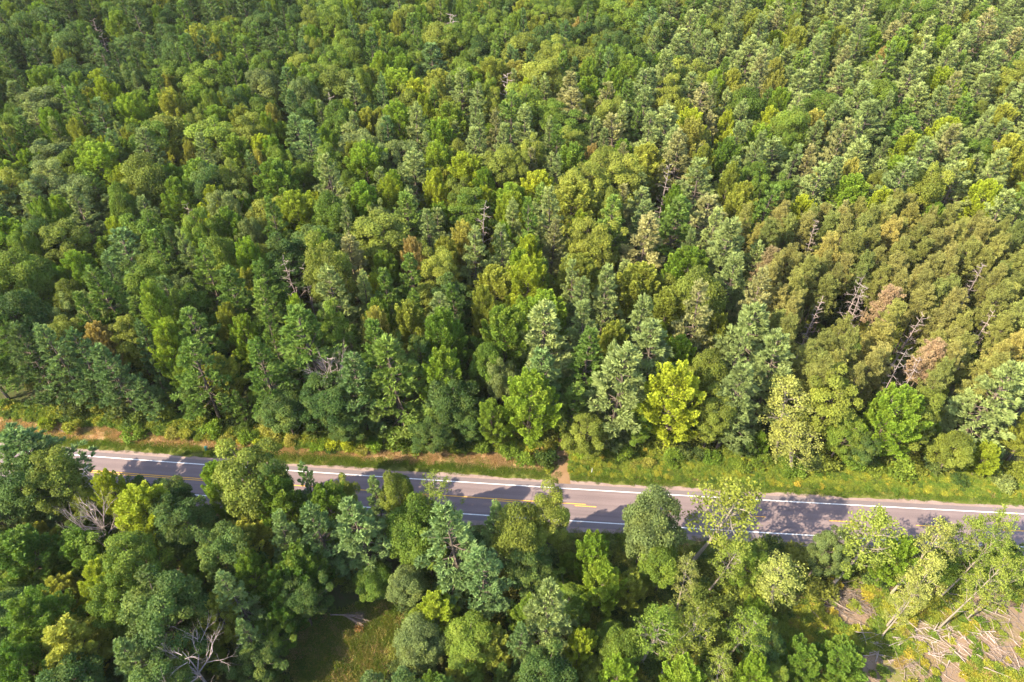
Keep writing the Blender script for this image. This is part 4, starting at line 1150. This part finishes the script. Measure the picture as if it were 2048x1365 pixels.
# teal utility pedestal on the dry grass
X, Y = at(413, 902)
root = bpy.data.objects.new('utility_pedestal', None); COL.objects.link(root); root.location = (X, Y, 0); root.rotation_euler = (.0, .12, .3)
tag(root, 'teal green utility pedestal standing in the dry grass of the far verge', 'utility post')
b = MB(); box(b, (0, 0, .5), (.42, .34, 1.0)); o = link('cabinet', b.mesh('cabinet', [M['teal']]), root); bevel(o)
b = MB(); box(b, (0, 0, 1.1), (.5, .42, .2)); o = link('cap', b.mesh('cap', [M['teal']]), root); bevel(o, .05)
b = MB(); b.tube([(.34, 0, 0), (.34, 0, 1.25)], [.05, .05], 8); link('steel_post', b.mesh('steel_post', [M['steel']]), root)
# marker posts
for px, py, h, lab in ((1167, 1072, 1.3, 'slim white marker post at the near road edge beside the yellow maple'), (1183, 948, 1.7, 'slim grey marker post beside yellow ferns right of the sandy track')):
    X, Y = at(px, py)
    root = bpy.data.objects.new('marker_post', None); COL.objects.link(root); root.location = (X, Y, 0)
    tag(root, lab, 'marker post')
    b = MB(); box(b, (0, 0, h * .5), (.1, .05, h)); o = link('post', b.mesh('marker_post_shaft', [M['whitepost']]), root); bevel(o, .01)
    b = MB(); box(b, (0, -.035, h - .16), (.13, .02, .26)); o = link('reflector', b.mesh('reflector', [M['steel']]), root); bevel(o, .008)
# white cottage glimpsed through the dark trees of the top left corner
X, Y = at(30, 132)
root = bpy.data.objects.new('cottage', None); COL.objects.link(root); root.location = (X, Y, 0); root.rotation_euler = (0, 0, .5)
tag(root, 'small white cottage glimpsed between dark trees in the top left corner', 'house')
b = MB(); box(b, (0, 0, 1.4), (7, 5, 2.8)); link('wall', b.mesh('cottage_wall', [M['siding']]), root)
b = MB()
V = np.array([(-3.8, -2.9, 2.75), (3.8, -2.9, 2.75), (3.8, 0, 4.6), (-3.8, 0, 4.6), (-3.8, 2.9, 2.75), (3.8, 2.9, 2.75)])
Vt = V + np.array([0, 0, .15])
b.add(np.concatenate([V, Vt]), [(6, 7, 8, 9), (9, 8, 11, 10), (1, 0, 3, 2), (2, 3, 4, 5), (0, 1, 7, 6), (5, 4, 10, 11), (0, 6, 9, 3), (3, 9, 10, 4), (2, 8, 7, 1), (5, 11, 8, 2)])
b.add([(-3.5, -2.5, 2.8), (-3.5, 2.5, 2.8), (-3.5, .2, 4.4), (-3.5, -.2, 4.4)], [(0, 1, 2, 3)]); b.add([(3.5, -2.5, 2.8), (3.5, 2.5, 2.8), (3.5, .2, 4.4), (3.5, -.2, 4.4)], [(0, 1, 2, 3)])
link('roof', b.mesh('cottage_roof', [M['roof']]), root)
for wx in (-2, 1.6):
    b = MB(); box(b, (wx, -2.52, 1.5), (1.1, .08, 1.2)); link('window', b.mesh('cottage_window', [M['glass']]), root)


# ------------------------------------------------------------------ a trace of summer haze in the air
m = bpy.data.materials.new('haze_air'); m.use_nodes = True
nt = m.node_tree; nt.nodes.clear()
out = nt.nodes.new('ShaderNodeOutputMaterial'); pv = nt.nodes.new('ShaderNodeVolumePrincipled')
pv.inputs['Color'].default_value = (.98, .96, .9, 1); pv.inputs['Density'].default_value = .00004; pv.inputs['Anisotropy'].default_value = 0.
nt.links.new(pv.outputs[0], out.inputs['Volume'])
b = MB(); box(b, (0, 400, 52.), (2400, 1800, 106.))
hz = link('haze', b.mesh('haze', [m]))
tag(hz, 'thin pale summer haze in the air over the forest', 'haze', kind='stuff')
SC.cycles.volume_bounces = 0
